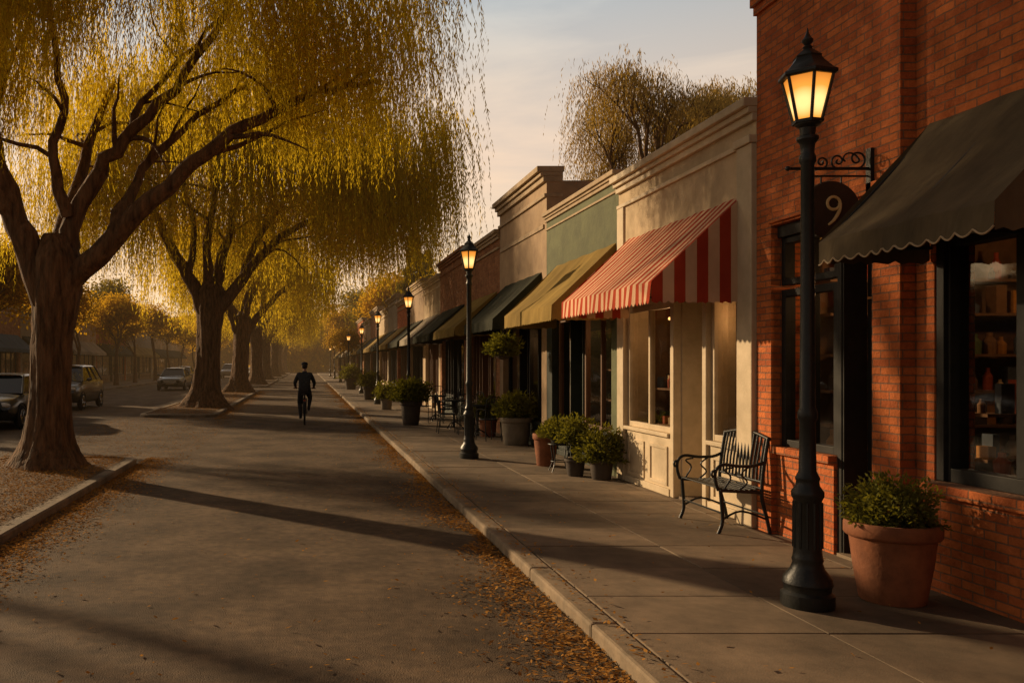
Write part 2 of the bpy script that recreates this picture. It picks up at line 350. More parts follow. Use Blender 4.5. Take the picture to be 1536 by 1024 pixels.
rx=random.Random(4)
ext=[(rx.uniform(3.0,5.9),rx.uniform(-1.2,1.0),rx.uniform(6.4,9)) for _ in range(34)]+[(rx.uniform(-3,-.3),rx.uniform(-1.2,1.0),rx.uniform(6,8)) for _ in range(26)]
t1=willow_mesh('willow_near',
  [(0,0,-.1,.66),(0,0,.12,.5),(.0,0,.45,.38),(.02,0,1.2,.32),(.04,0,2.1,.32),(.1,0,2.8,.38),(.12,0,3.3,.37),(.1,0,3.7,.2)],
  [([(-.02,0,2.7),(-.35,-.1,3.6),(-.75,-.1,4.6),(-.95,.1,5.6),(-.85,.3,6.8),(-.6,.4,8.2)],.28,.07),
   ([(-.5,-.1,4.0),(-1.3,-.5,5.0),(-2.4,-.9,6.0),(-3.6,-1.2,6.9)],.18,.05),
   ([(.2,0,2.9),(.32,.1,3.8),(.75,.1,4.7),(1.4,0,5.4),(2.2,-.2,6.2),(2.9,-.2,7.4)],.22,.045),
   ([(.25,0,2.8),(1.0,-.1,3.6),(1.9,-.2,4.4),(2.75,-.3,5.1),(3.6,-.3,5.6),(4.5,-.2,5.95),(5.3,0,6.1)],.22,.03),
   ([(.1,.1,3.2),(.15,.8,4.3),(.3,1.3,5.4),(.6,1.7,6.6)],.2,.05),
   ([(.3,0,4.0),(.1,-.2,4.9),(.35,-.5,5.7),(.2,-.9,7)],.12,.04),
   ([(1.3,0,5.3),(1.5,.5,6.1),(2.4,.9,7.2)],.08,.03),
   ([(1.0,-.1,3.65),(1.3,.3,4.6),(2.0,.8,5.6),(3.1,1.3,6.5)],.12,.04)],
  (1.0,-.1,6.3),(4.9,2.3,4.6),5.1,11,215,34,.125,.021,.05,M['willow'],openr=2.2,maxlen=2.9,nchild=5,extra=ext,spr=.28)
place('willow_tree',t1,(-4.1,13.8,SW))
tr2=([(0,0,-.1,1.0),(0,0,.2,.78),(0,0,.7,.56),(.05,0,1.6,.47),(.08,0,2.8,.45),(.12,0,3.7,.52),(.15,0,4.4,.5),(.15,0,4.9,.2)],
  [([(-.05,0,3.6),(-.75,0,5),(-1.5,.1,6.3),(-2.1,.3,7.5),(-3.2,.5,8.6),(-4.4,.5,9.5)],.32,.06),
   ([(.2,0,3.8),(.5,.2,5.5),(.95,.3,7),(1.1,.4,9),(1.7,.5,11.2)],.3,.06),
   ([(.3,0,3.5),(1.4,-.2,4.9),(2.4,-.4,6),(3.5,-.5,6.8),(4.9,-.4,7.3),(6.4,-.3,8)],.28,.04),
   ([(.1,0,4),(-.1,1.4,5.6),(-.4,3,7.4),(-.5,4.4,9)],.3,.06),
   ([(.1,0,4),(.2,-1.4,5.8),(.6,-2.8,7.6),(.8,-3.8,9)],.24,.05),
   ([(-.7,0,5),(-.5,.3,6.6),(-.9,.4,8.6),(-.6,.5,10.5)],.17,.05),
   ([(1.4,-.2,4.9),(1.9,.5,6.4),(2.9,1.2,8),(3.7,1.6,9.6)],.18,.05)])
ext=[(rx.uniform(4.5,9.0),rx.uniform(-3,3),rx.uniform(8,11)) for _ in range(55)]
t2=willow_mesh('willow_mid',tr2[0],tr2[1],(.9,0,8.0),(7.8,4.6,7.0),4.7,23,390,28,.25,.042,.115,M['willow'],openr=2.8,maxlen=4.3,nchild=5,extra=ext,spr=.36)
place('willow_tree',t2,(-3.8,33,SW))
t3=willow_mesh('willow_far',tr2[0],tr2[1],(.4,0,7.2),(6.0,5.8,5.2),4.2,31,200,18,.34,.07,.18,M['willow'],openr=3.6,maxlen=3.8,nchild=4)
for i,(x,y,r,s) in enumerate([(-3.85,50,.5,.95),(-4,69,2.1,.95),(-4.1,88,4,.9),(-4,108,1,.95),(-4.1,130,3,1),(-4,155,5,1)]):
    place('willow_tree',t3,(x,y,SW),r,(s,s,s))

# ------------------------------------------------------------------ generic branching trees
def grow(mb,p,d,L,r,depth,tips,up=.15,spread=.75):
    q=[p];dd=d
    for s in range(4):
        dd=(dd+Vector((random.uniform(-.16,.16),random.uniform(-.16,.16),random.uniform(-.05,.12)+up*.3))).normalized(); q.append(q[-1]+dd*L/4)
    mb.tube(q,[r*(1-.32*i/4) for i in range(5)],7 if depth>2 else 5,0,True)
    if depth==0: tips.append(q[-1]); tips.append(q[2]); return
    for k in range(random.choice((2,3,3))):
        a=random.uniform(0,6.28); sp=random.uniform(.4,1)*spread
        o=dd.orthogonal().normalized(); o.rotate(Matrix.Rotation(a,3,dd))
        grow(mb,q[random.choice((3,4,4))],(dd+o*sp).normalized(),L*random.uniform(.66,.85),r*.6,depth-1,tips,up,spread)
def broad_tree(name,seed,h,leafmat,nl,ls,spread=.75,clump=.6):
    random.seed(seed); r=np.random.default_rng(seed); mb=MB(); tips=[]
    mb.tube([(0,0,-.1),(0,0,.3),(0.03,0,h*.2)],[h*.035,h*.024,h*.02],10)
    grow(mb,Vector((0.03,0,h*.18)),Vector((0,0,1)),h*.24,h*.02,4,tips,.15,spread)
    T=np.array([tuple(t) for t in tips])
    n=len(T)*nl; idx=np.repeat(np.arange(len(T)),nl); cl=r.uniform(0,1,len(T))
    P=T[idx]+r.normal(size=(n,3))*clump*np.array([1,1,.7])
    D=unit(r.normal(size=(n,3))+np.array([0,0,-.3])); S=unit(np.cross(D,r.normal(size=(n,3))))
    return tree_mesh(name,mb,leaves(P,D,S,ls*r.uniform(.6,1.4,n),ls*.55),np.clip(cl[idx]*.5+.5*r.uniform(0,1,n),0,1),[M['bark'],leafmat])
def hanging_tree(name,seed,h,nstr):
    random.seed(seed); r=np.random.default_rng(seed); mb=MB(); tips=[]
    mb.tube([(0,0,-.1),(0,0,.3),(0.03,0,h*.3)],[h*.03,h*.022,h*.02],10)
    grow(mb,Vector((0.03,0,h*.28)),Vector((0,0,1)),h*.20,h*.018,5,tips,.12,.85)
    T=np.array([tuple(t) for t in tips]); T=T[r.uniform(0,1,len(T))<min(1,420/len(T))]; Vs=[];Rs=[]
    for t in T:
        hr=math.hypot(t[0],t[1])
        for s in range(nstr):
            L=r.uniform(.4,1.6)+hr*.35*r.uniform(0,1); k=int(L/.14)+2; tt=np.arange(k)/k; o=r.normal(size=3)*.25
            outd=unit(np.array([[t[0],t[1],0]]))[0]*.8
            p=t+o+outd*(1-np.exp(-3*tt))[:,None]+np.stack([r.normal(size=k)*.02,r.normal(size=k)*.02,-L*tt+.2*np.sin(np.minimum(tt*4,3.14))],1)
            D=unit(np.stack([r.normal(size=k)*.3,r.normal(size=k)*.3,-np.ones(k)],1)); S=unit(np.cross(D,r.normal(size=(k,3))))
            Vs.append(leaves(p,D,S,.17*r.uniform(.6,1.3,k),.027)); Rs.append(r.uniform(0,1,k))
    V=np.vstack(Vs)
    return tree_mesh(name,mb,V,np.concatenate(Rs),[M['bark'],M['willow2']]),T
hb,T=hanging_tree('pale_willow',5,12.5,10)
zs=12.9/T[:,2].max(); xs=3.9/np.percentile(np.hypot(T[:,0],T[:,1]),92)
place('weeping_tree',hb,(12.1,32,0),0,(xs,xs,zs))
place('weeping_tree',hb,(18.6,37,0),2.2,(xs*1.05,xs*1.05,zs*1.05))
g1=broad_tree('gold_a',3,7.5,M['gold'],60,.22)
g2=broad_tree('gold_b',4,7,M['gold'],60,.22)
shadow_tree=broad_tree('gold_thin_shadow',6,8.5,M['gold'],9,.24,.9,.35)
d1=broad_tree('green_a',8,9,M['dkgreen'],60,.26,.8,.7)
random.seed(3)
for i in range(13):
    y=38+i*9+random.uniform(-1.5,1.5)
    place('unseen_shadow_tree',random.choice((g1,g2)),(-14.6+random.uniform(-.3,.3),y,SW),random.uniform(0,6),(random.uniform(.85,1.1),)*3)
for (y,s,r) in ((17.5,1.2,.4),(26,1.15,2.2)):
    place('unseen_shadow_tree',shadow_tree,(-14.9,y,SW),r,(s,s,s))  # added out of view, sparse crowns to throw shadow streaks across the road
for (x,y,k,s) in [(-24,60,0,1.2),(-23,46,1,1.0),(-26,80,0,1.3),(-24,100,1,1.4),(-27,120,0,1.5),(-23,36,0,1.1)]:
    place('unseen_shadow_tree' if k==0 else 'leafy_tree',(g1,d1)[k],(x,y,0),i,(s,s,s))
for (x,y,k,s) in [(13,62,0,1.2),(10,72,2,1.1),(9.5,84,0,1.5),(12,50,0,1.05),(8,100,2,1.2),(10,95,0,1.35),(15,75,2,1.3),(7,118,0,1.3),(9,132,2,1.6)]:
    place('unseen_shadow_tree' if k<2 else 'leafy_tree',(g1,g2,d1)[k],(x,y,0),x*3+y,(s,s,s))
for (x,y,s) in [(3.6,66,.62),(3.6,80,.7),(3.6,94,.75),(3.6,112,.85)]:
    place('unseen_shadow_tree',g2,(x,y,SW),y,(s,s,s))
def conifer(name,seed,h,w):
    r=np.random.default_rng(seed); mb=MB(); mb.tube([(0,0,-.1),(0,0,h)],[.22,.02],8)
    n=26000; z=h*(.08+.92*r.uniform(0,1,n)**1.25); lay=.75+.25*np.sin(z*5.5+r.uniform(0,.8,n)); R=w*(1-z/h)**.85*lay*r.uniform(.25,1,n)**.5+.05
    a=r.uniform(0,6.28,n); R*=1+.25*np.sin(a*5+z*2)
    P=np.stack([R*np.cos(a),R*np.sin(a),z-R*.25],1); D=unit(np.stack([np.cos(a),np.sin(a),r.uniform(-.6,.2,n)],1)+r.normal(size=(n,3))*.3); S=unit(np.cross(D,r.normal(size=(n,3))))
    return tree_mesh(name,mb,leaves(P,D,S,.32*r.uniform(.5,1.2,n),.1),r.uniform(0,1,n),[M['bark'],M['conif']])
cf=conifer('conifer',2,12.5,2.3)
place('conifer_tree',cf,(8.7,70,0)); place('conifer_tree',cf,(10.9,78,0),1,(.9,.9,.95)); place('conifer_tree',cf,(-22,70,0),1,(1,1,.9))
def distant():
    r=np.random.default_rng(9); Vs=[];Rs=[]
    for i in range(150):
        x=r.uniform(-75,70); y=r.uniform(165,230); h=r.uniform(7,14); w=r.uniform(3,6)
        n=900; d=unit(r.normal(size=(n,3)))*r.uniform(.4,1,(n,1))**.5
        d*=1+.2*np.sin(d*7+i)
        P=np.stack([x+d[:,0]*w,y+d[:,1]*w,h*.5+d[:,2]*h*.5],1)
        D=unit(r.normal(size=(n,3))); S=unit(np.cross(D,r.normal(size=(n,3))))
        Vs.append(leaves(P,D,S,.9,.6)); Rs.append(np.clip(r.uniform(0,.6)+r.uniform(0,.5,n),0,1))
    V=np.vstack(Vs); n=len(V)//4
    me=quads_mesh('distant_trees',V,np.arange(n*4).reshape(-1,4),np.zeros(n,int),np.repeat(np.concatenate(Rs),4),[M['gold']])
    place('distant_tree_mass',me,(0,0,0))
distant()

# ------------------------------------------------------------------ ground, road, pavement
mb=MB(); mb.box(-600,600,-60,900,-1,-.02); mb.obj('ground',[M['ground']])
mb=MB()
mb.face([(-13.2,-12,0),(1.8,-12,0),(1.8,400,0),(-13.2,400,0)]); mb.obj('road',[M['asphalt']])
def slabs(name,x0,x1,cols,y0,y1,dy):
    random.seed(5); mb=MB(); w=(x1-x0)/cols; y=y0
    mb.box(x0+.01,x1-.01,y0,y1,-.015,SW-.03,0)
    while y<y1:
        for c in range(cols):
            j=random.uniform(-.0025,.0025)
            mb.box(x0+c*w+.004,x0+(c+1)*w-.004,y+.004,y+dy-.004,SW-.05,SW+j,0)
        y+=dy
    return mb.obj(name,[M['slab']],bevel=.006)
slabs('sidewalk',1.985,5.6,3,-3.2,72,.85)
mb=MB(); mb.box(1.985,5.6,72.06,400,-.01,SW); mb.box(1.985,5.6,-12,-3.25,-.01,SW); mb.obj('sidewalk_far',[M['slab']])
mb=MB(); y=-8
random.seed(2)
while y<200:
    j=random.uniform(-.004,.004); mb.box(1.8+j,1.98,y+.003,y+1.5-.003,-.01,SW+.004+j*.5); y+=1.5
mb.obj('kerb',[M['kerb']],bevel=.022)
mb=MB(); mb.box(-18,-13.38,-12,400,-.01,SW); mb.obj('sidewalk_opposite',[M['slab']])
mb=MB(); mb.box(-13.37,-13.2,-12,400,-.01,SW+.005); mb.obj('kerb_opposite',[M['kerb']],bevel=.02)
def island(y0,y1,x0=-5.5,x1=-2.94):
    r=.7
    def ring(off):
        pts=[]; 
        for cx,cy,a0 in ((x1-r,y0+r,-90),(x1-r,y1-r,0),(x0+r,y1-r,90),(x0+r,y0+r,180)):
            for k in range(7):
                a=math.radians(a0+90*k/6); pts.append((cx+(r-off)*math.cos(a),cy+(r-off)*math.sin(a)))
        return pts
    o=ring(0); o2=ring(.02); i=ring(.17); mb=MB(); n=len(o)
    for k in range(n):
        k2=(k+1)%n
        mb.face([(*o[k],-.01),(*o[k2],-.01),(*o[k2],SW-.02),(*o[k],SW-.02)],0)
        mb.face([(*o[k],SW-.02),(*o[k2],SW-.02),(*o2[k2],SW),(*o2[k],SW)],0)
        mb.face([(*o2[k],SW),(*o2[k2],SW),(*i[k2],SW),(*i[k],SW)],0)
        mb.face([(*i[k],SW),(*i[k2],SW),(*i[k2],SW-.06),(*i[k],SW-.06)],0)
    e=empty('planted_median'); mb.obj('kerb_ring',[M['kerb']],e)
    nx,ny=14,max(10,int((y1-y0)/.35)); mb=MB()
    X=np.linspace(x0+.14,x1-.14,nx); Y=np.linspace(y0+.14,y1-.14,ny)
    for yy in Y:
        for xx in X:
            ex=min(xx-x0,x1-xx,yy-y0,y1-yy)
            mb.v.append((xx,yy,SW-.035+min(ex,.6)*.07+random.uniform(-.012,.012)))
    for a in range(ny-1):
        for b in range(nx-1):
            xx,yy=(X[b]+X[b+1])/2,(Y[a]+Y[a+1])/2
            cx=min(max(xx,x0+r),x1-r); cy=min(max(yy,y0+r),y1-r)
            if math.hypot(xx-cx,yy-cy)>r-.12 and (xx<x0+r or xx>x1-r) and (yy<y0+r or yy>y1-r): continue
            q=a*nx+b; mb.f.append((q,q+1,q+nx+1,q+nx)); mb.m.append(0)
    mb.obj('soil',[M['soil']],e,smooth=60)
for a,b in ((-8,15.6),(28,54),(62,92),(100,135),(142,190)): island(a,b)
def litter():
    r=np.random.default_rng(12); P=[]
    def add(x,y,z): P.append(np.stack([x,y,z],1))
    n=30000; y=2+r.uniform(0,1,n)**1.5*70; x=1.79-np.abs(r.normal(size=n))*.21*(1+.5*np.sin(y*1.3)+.3*np.sin(y*4.1)); add(x,y,np.full(n,.004))
    n=12000; y=3+r.uniform(0,1,n)*13; x=-2.93+np.abs(r.normal(size=n))*.3; add(x,y,np.full(n,.004))
    n=8000; y=27+r.uniform(0,1,n)*28; x=-2.93+np.abs(r.normal(size=n))*.3; add(x,y,np.full(n,.004))
    n=26000; y=3+r.uniform(0,1,n)*12.4; x=r.uniform(-5.3,-3.12,n); add(x,y,np.full(n,SW+.015))
    n=18000; y=r.uniform(28.3,53.5,n); x=r.uniform(-5.3,-3.15,n); add(x,y,np.full(n,SW+.015))
    n=6000; y=r.uniform(15.7,28,n); x=r.uniform(-6,-2.2,n); add(x,y,np.full(n,.004))
    n=1500; y=2.5+r.uniform(0,1,n)**1.3*45; x=r.uniform(-2.8,1.7,n); add(x,y,np.full(n,.004))
    n=420; y=2.5+r.uniform(0,1,n)*25; x=r.uniform(2.0,4.4,n); add(x,y,np.full(n,SW+.006))
    n=1600; y=3+r.uniform(0,1,n)*30; x=1.84+np.abs(r.normal(size=n))*.12; add(x,y,np.full(n,SW+.01))
    P=np.vstack(P); n=len(P); a=r.uniform(0,6.28,n)
    D=unit(np.stack([np.cos(a),np.sin(a),r.uniform(-.05,.35,n)],1)); S=unit(np.cross(D,np.array([0,0,1])+r.normal(size=(n,3))*.25))
    P[:,2]+=r.uniform(0.002,.016,n)
    V=leaves(P,D,S,r.uniform(.018,.058,n),r.uniform(.01,.026,n))
    me=quads_mesh('fallen_leaves',V,np.arange(n*4).reshape(-1,4),np.zeros(n,int),np.repeat(r.uniform(0,1,n),4),[M['litter']])
    place('fallen_leaves',me,(0,0,0))
litter()

# ------------------------------------------------------------------ buildings
Z0=SW
class Shop:
    def __init__(s,name,F,side,y0,y1):
        s.e=empty(name); s.F=F; s.sd=side; s.y0=y0+.003; s.y1=y1-.003; s.parts={}
    def X(s,d): return s.F+s.sd*d
    def box(s,part,m,d0,d1,y0,y1,z0,z1,bevel=0):
        k=(part,m,bevel); s.parts.setdefault(k,MB()).box(s.X(d0),s.X(d1),y0,y1,Z0+z0,Z0+z1)
    def quad(s,part,m,pts):
        s.parts.setdefault((part,m,0),MB()).face([(s.X(d),y,Z0+z) for d,y,z in pts])
    def bulb(s,d,y,z,r=.022,power=8):
        s.parts.setdefault(('pendant_bulb','bulb',0),MB()).ball((s.X(d),y,Z0+z),r,10,6)
        s.parts.setdefault(('pendant_cord','iron',0),MB()).tube([(s.X(d),y,Z0+z+r),(s.X(d),y,Z0+2.95)],.005,5)
        l=bpy.data.lights.new('shop_lamp','POINT'); l.energy=power; l.color=(1,.55,.24); l.shadow_soft_size=.06
        o=bpy.data.objects.new('shop_lamp',l); COL.objects.link(o); o.parent=s.e; o.location=(s.X(d),y,Z0+z-r-.08)
    def done(s):
        for (p,m,b),mb in s.parts.items():
            mb.obj(p,[M[m] if isinstance(m,str) else m],s.e,bevel=b)
    def frame(s,m,d,y0,y1,z0,z1,t=.06,dep=.08,muls=(),trans=None,bev=.005):
        s.box('window_frame',m,d,d+dep,y0,y0+t,z0,z1,bev); s.box('window_frame',m,d,d+dep,y1-t,y1,z0,z1,bev)
        s.box('window_frame',m,d+.002,d+dep-.002,y0+t,y1-t,z0,z0+t,bev); s.box('window_frame',m,d+.002,d+dep-.002,y0+t,y1-t,z1-t,z1,bev)
        for f in muls:
            y=y0+(y1-y0)*f; s.box('window_frame',m,d+.004,d+dep-.004,y-t*.4,y+t*.4,z0+t,z1-t,bev)
        if trans: s.box('window_frame',m,d+.006,d+dep-.006,y0+t,y1-t,trans-t*.5,trans+t*.5,bev)
        dd=d+dep*.5
        s.quad('window_glass','glass',[(dd,y0+t*.8,z0+t*.8),(dd,y1-t*.8,z0+t*.8),(dd,y1-t*.8,z1-t*.8),(dd,y0+t*.8,z1-t*.8)])
    def goods(s,y0,y1,z0,z1,d=.5,dense=1,stepz=.44,cross=None):
        z=z0
        a,bb=(cross if cross else (y0,y1))
        while z<z1-.25:
            if cross: s.box('display_shelf','shelf',a,bb,y0,y0+.3,z-.025,z)
            else: s.box('display_shelf','shelf',d,d+.32,y0,y1,z-.025,z)
            u=a+.05
            while u<bb-.12:
                w=random.uniform(.05,.15); h=random.uniform(.08,.28)
                if random.random()<.85*dense:
                    m=random.choice(ITEMS); mb=s.parts.setdefault(('goods',m,0),MB())
                    dd=random.uniform(.03,.12); t=random.uniform(.06,.15)
                    if random.random()<.5:
                        if cross: mb.box(s.X(u),s.X(u+w),y0+dd,y0+dd+t,Z0+z+.001,Z0+z+h)
                        else: mb.box(s.X(d+dd),s.X(d+dd+t),u,u+w,Z0+z+.001,Z0+z+h)
                    else:
                        cx,cy=(s.X(u+w/2),y0+dd+.06) if cross else (s.X(d+dd+.06),u+w/2)
                        mb.lathe(cx,cy,[(w*.4,Z0+z+.001),(w*.45,Z0+z+h*.6),(w*.2,Z0+z+h*.8),(w*.2,Z0+z+h)],10)
                u+=w+random.uniform(.0,.06)
            z+=random.uniform(.85,1.15)*stepz
    def shell(s,wall,h,par=.35,zt=2.6,dep=9,intd=3.2):
        a,b=s.y0,s.y1
        s.box('front_wall',wall,0,.3,a,b,zt,h)
        s.box('upper_body',wall,.302,dep,a+.004,b-.004,3.1,h-par)
        s.box('roof',"roof",.31,dep-.1,a+.1,b-.1,h-par,h-par+.03)
        s.box('side_wall',wall,.36,dep,a,a+.12,0,3.098); s.box('side_wall',wall,.36,dep,b-.12,b,0,3.098)
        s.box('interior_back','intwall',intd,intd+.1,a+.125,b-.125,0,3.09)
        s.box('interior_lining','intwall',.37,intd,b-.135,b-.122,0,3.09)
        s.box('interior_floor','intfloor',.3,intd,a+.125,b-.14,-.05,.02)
    def cornice(s,m,h,big=1):
        a,b=s.y0,s.y1; B=big
        s.box('cornice',m,-.035*B,.305,a-.01,b+.0,h-.42*B,h-.37*B,.006)
        s.box('cornice',m,-.05*B,.306,a-.012,b,h-.20*B,h-.12*B,.008)
        s.box('cornice',m,-.09*B,.307,a-.015,b,h-.12*B,h-.06*B,.008)
        s.box('cornice',m,-.14*B,.33,a-.02,b+.001,h-.06*B,h+.03,.01)
    def pier(s,m,ya,yb,zt=2.6,d0=0,cap=None):
        s.box('pier',m,d0,.36,ya,yb,0,zt-.002)
    def awning(s,ya,yb,zt,zf,p,mats,val=.17,strip=.11,sag=.018,d0=0.0,scal=.2,sstrip=None,piping=None):
        mb=MB(); nu=max(1,round((yb-ya)/strip)); sub=4; ns=8
        def sl(y,t):
            base=zt+(zf-zt)*t; w=abs(math.sin(math.pi*(y-ya)/.7))
            return base - sag*math.sin(math.pi*t)*(.5+w)+.006*math.sin(y*9+t*4)
        wv=lambda y:.012*math.sin(y*11)
        for i in range(nu):
            mi=i%len(mats)
            for j in range(sub):
                a=ya+(yb-ya)*(i+j/sub)/nu; b=ya+(yb-ya)*(i+(j+1)/sub)/nu
                for k in range(ns):
                    t0,t1=k/ns,(k+1)/ns
                    mb.face([(s.X(d0-p*t0),a,Z0+sl(a,t0)),(s.X(d0-p*t0),b,Z0+sl(b,t0)),(s.X(d0-p*t1),b,Z0+sl(b,t1)),(s.X(d0-p*t1),a,Z0+sl(a,t1))],mi)
                za=zf-val-.035*abs(math.sin(math.pi*(a-ya)/scal)); zb=zf-val-.035*abs(math.sin(math.pi*(b-ya)/scal))
                mb.face([(s.X(d0-p),a,Z0+sl(a,1)),(s.X(d0-p),b,Z0+sl(b,1)),(s.X(d0-p-.012+wv(b)),b,Z0+zb),(s.X(d0-p-.012+wv(a)),a,Z0+za)],mi)
        if piping:
            N=int((yb-ya)/scal*8); q=[]
            for i in range(N+1):
                y=ya+(yb-ya)*i/N; q.append((s.X(d0-p-.014+wv(y)),y,Z0+zf-val-.035*abs(math.sin(math.pi*(y-ya)/scal))))
            pp=MB(); pp.tube(q,.006,5); pp.obj('valance_piping',[M[piping]],s.e)
        nx=max(1,round(p/(sstrip or strip*1.1)))
        for yy in (ya,yb):
            for i in range(nx):
                for j in range(4):
                    u=(i+j/4)/nx; v=(i+(j+1)/4)/nx
                    zu=zf-val-.03*abs(math.sin(math.pi*u*p/scal)); zv=zf-val-.03*abs(math.sin(math.pi*v*p/scal))
                    mb.face([(s.X(d0-p*u),yy,Z0+zt+(zf-zt)*u-.0),(s.X(d0-p*v),yy,Z0+zt+(zf-zt)*v),(s.X(d0-p*v),yy,Z0+zv),(s.X(d0-p*u),yy,Z0+zu)],(i+1)%len(mats))
        mb.obj('awning_canvas',[M[m] for m in mats],s.e)
        fr=MB()
        for yy in (ya+.02,yb-.02,(ya+yb)/2):
            fr.tube([(s.X(d0),yy,Z0+zt-.05),(s.X(d0-p+.02),yy,Z0+zf-.03)],.012,6); fr.tube([(s.X(d0),yy,Z0+zf-.05),(s.X(d0-p+.02),yy,Z0+zf-.05)],.012,6)
        fr.tube([(s.X(d0-p+.02),ya+.01,Z0+zf-.04),(s.X(d0-p+.02),yb-.01,Z0+zf-.04)],.014,6)
        fr.obj('awning_frame',[M['iron']],s.e)
    def bay(s,fm,bulk,ya,yb,zb,zt,d=.1,muls=(.5,),trans=None,t=.06,panels=True):
        s.box('bulkhead',bulk,d,d+.14,ya,yb,0,zb-.05,.006)
        if panels:
            n=max(1,round((yb-ya)/.8)); w=(yb-ya)/n
            for i in range(n):
                a,b=ya+i*w+.09,ya+(i+1)*w-.09
                for (p,q,u,v) in ((a,a+.04,.12,zb-.17),(b-.04,b,.12,zb-.17),(a+.04,b-.04,.12,.16),(a+.04,b-.04,zb-.21,zb-.17)):
                    s.box('panel_moulding',bulk,d-.018,d+.01,p,q,u,v,.004)
            s.box('base_board',bulk,d-.03,d+.01,ya,yb,0,.09,.006)
        s.box('window_sill',bulk,d-.05,d+.16,ya,yb,zb-.05,zb,.008)
        s.frame(fm,d+.02,ya,yb,zb,zt,t,.08,muls,trans)
        s.goods(ya+.05,yb-.05,zb+.05,zt-.5,d+.3)
    def door(s,fm,ya,yb,zt,d=.55,t=.1):
        s.box('door_step','slab',.05,d+.1,ya,yb,-.02,.03)
        s.box('door_reveal',fm,.1,d,ya-.03,ya,0,zt); s.box('door_reveal',fm,.1,d,yb,yb+.03,0,zt)
        s.frame(fm,d,ya,yb,.03,min(2.15,zt),t,.05); s.box('door_panel',fm,d+.01,d+.04,ya+t,yb-t,.03+t,.55,.004)
        if zt>2.3: s.frame(fm,d,ya,yb,2.15,zt,.05,.05)
        s.parts.setdefault(('door_handle','chrome',0),MB()).tube([(s.X(d-.04),ya+t*.5,Z0+.95),(s.X(d-.04),ya+t*.5,Z0+1.25)],.012,6)
random.seed(21)
b=Shop('brick_building',4.5,1,6.57,8.67)
H=7.4
b.box('brick_wall','brick',0,.36,6.57,8.667,2.98,H)
b.box('brick_wall','brick',0,.362,8.40,8.667,0,2.978)
b.box('brick_wall','brick',.0,.42,6.573,6.9,0,2.978)
b.box('brick_band','brick',-.03,.01,6.56,8.40,3.0,3.09,.004)
b.box('brick_band','brick',-.03,.01,6.56,8.68,5.12,5.2,.004); b.box('brick_band','brick',-.06,.01,6.55,8.69,5.201,5.3,.004); b.box('brick_band','brick',-.1,.01,6.54,8.70,5.301,5.45,.004)
b.box('brick_wall','brick',.3,9,8.3,8.66,3.0,H-.2); 
b.box('brick_wall','brick',.42,5,8.52,8.66,0,2.99); b.box('interior_lining','intwall',.42,5,8.5,8.515,0,2.98)
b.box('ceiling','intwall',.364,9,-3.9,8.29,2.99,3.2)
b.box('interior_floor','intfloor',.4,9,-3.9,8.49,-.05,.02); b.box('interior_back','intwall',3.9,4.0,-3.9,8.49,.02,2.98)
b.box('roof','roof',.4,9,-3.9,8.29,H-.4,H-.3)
b.box('lintel','black',.06,.3,6.9,8.40,2.86,2.975,.006)
b.box('bulkhead_brick','brick',.06,.26,7.5,8.398,0,.78); b.box('window_sill','brick',.01,.3,7.5,8.398,.78,.85,.008)
b.frame('black',.1,7.5,8.398,.852,2.36,.07,.1,(.5,)); b.frame('black',.1,7.5,8.398,2.40,2.858,.06,.1,(.5,))
b.box('window_frame','black',.09,.22,7.44,7.498,0,2.86,.005)
b.goods(8.14,0,.45,2.75,stepz=.34,cross=(.42,3.8))
b.goods(7.55,8.1,.9,1.3,.3,1,.36)
b.frame('black',.3,6.92,7.42,.03,2.2,.09,.05); b.box('door_panel','black',.31,.34,7.0,7.34,.12,.75,.004); b.frame('black',.3,6.92,7.42,2.22,2.858,.06,.05)
b.box('door_reveal','black',.1,.3,7.42,7.438,0,2.86); b.box('door_step','slab',.05,.4,6.9,7.44,0,.028)
b.box('brick_wall','brick',.12,.42,-4,6.568,2.6,H)
b.box('brick_wall','brick',.12,.42,6.38,6.566,0,2.598)
b.box('brick_band','brick',.09,.13,-4,6.55,5.12,5.2,.004); b.box('brick_band','brick',.06,.13,-4,6.53,5.201,5.3,.004); b.box('brick_band','brick',.02,.13,-4,6.52,5.301,5.45,.004)
b.box('bulkhead_brick','brick',.06,.40,4.95,6.378,0,.70); b.box('window_sill','brick',.0,.42,4.93,6.39,.70,.79,.012)
b.frame('black',.16,5.02,6.378,.792,2.598,.1,.14,(.47,),None)
b.box('window_frame','black',.13,.3,6.30,6.376,.795,2.59,.005)
b.goods(5.05,6.3,.85,1.2,.40,1,.5); b.goods(7.0,0,.5,1.5,stepz=.36,cross=(1.0,1.9))
b.box('brick_wall','brick',.12,.42,3.9,4.95,0,2.598); b.box('brick_wall','brick',.122,.42,-4,2.4,0,2.598)
b.box('bulkhead_brick','brick',.13,.40,2.4,3.9,0,.70); b.frame('black',.18,2.4,3.9,.7,2.598,.08,.1,(.5,)); b.goods(2.4,3.9,.8,2.0,.6)
b.box('brick_wall','brick',.42,9,-4,-3.8,0,H-.3)
b.awning(4.78,6.42,3.42,2.55,.82,['cv_black'],.14,.2,.045,d0=.115,scal=.13,piping='tantrim')
b.bulb(.75,7.75,2.45,power=9); b.bulb(2.2,7.2,2.6,power=9)
b.done()
b=Shop('cream_stucco_shop',4.5,1,8.67,12.5); b.shell('cream',4.28,.4,2.62); b.cornice('creamtrim',4.28)
b.box('pilaster','creamtrim',-.05,.355,8.675,8.98,0,3.86,.01); b.box('pilaster','creamtrim',-.03,.355,12.25,12.495,0,3.86,.01)
b.box('pilaster_cap','creamtrim',-.08,.2,8.66,9.0,3.86,3.94,.008)
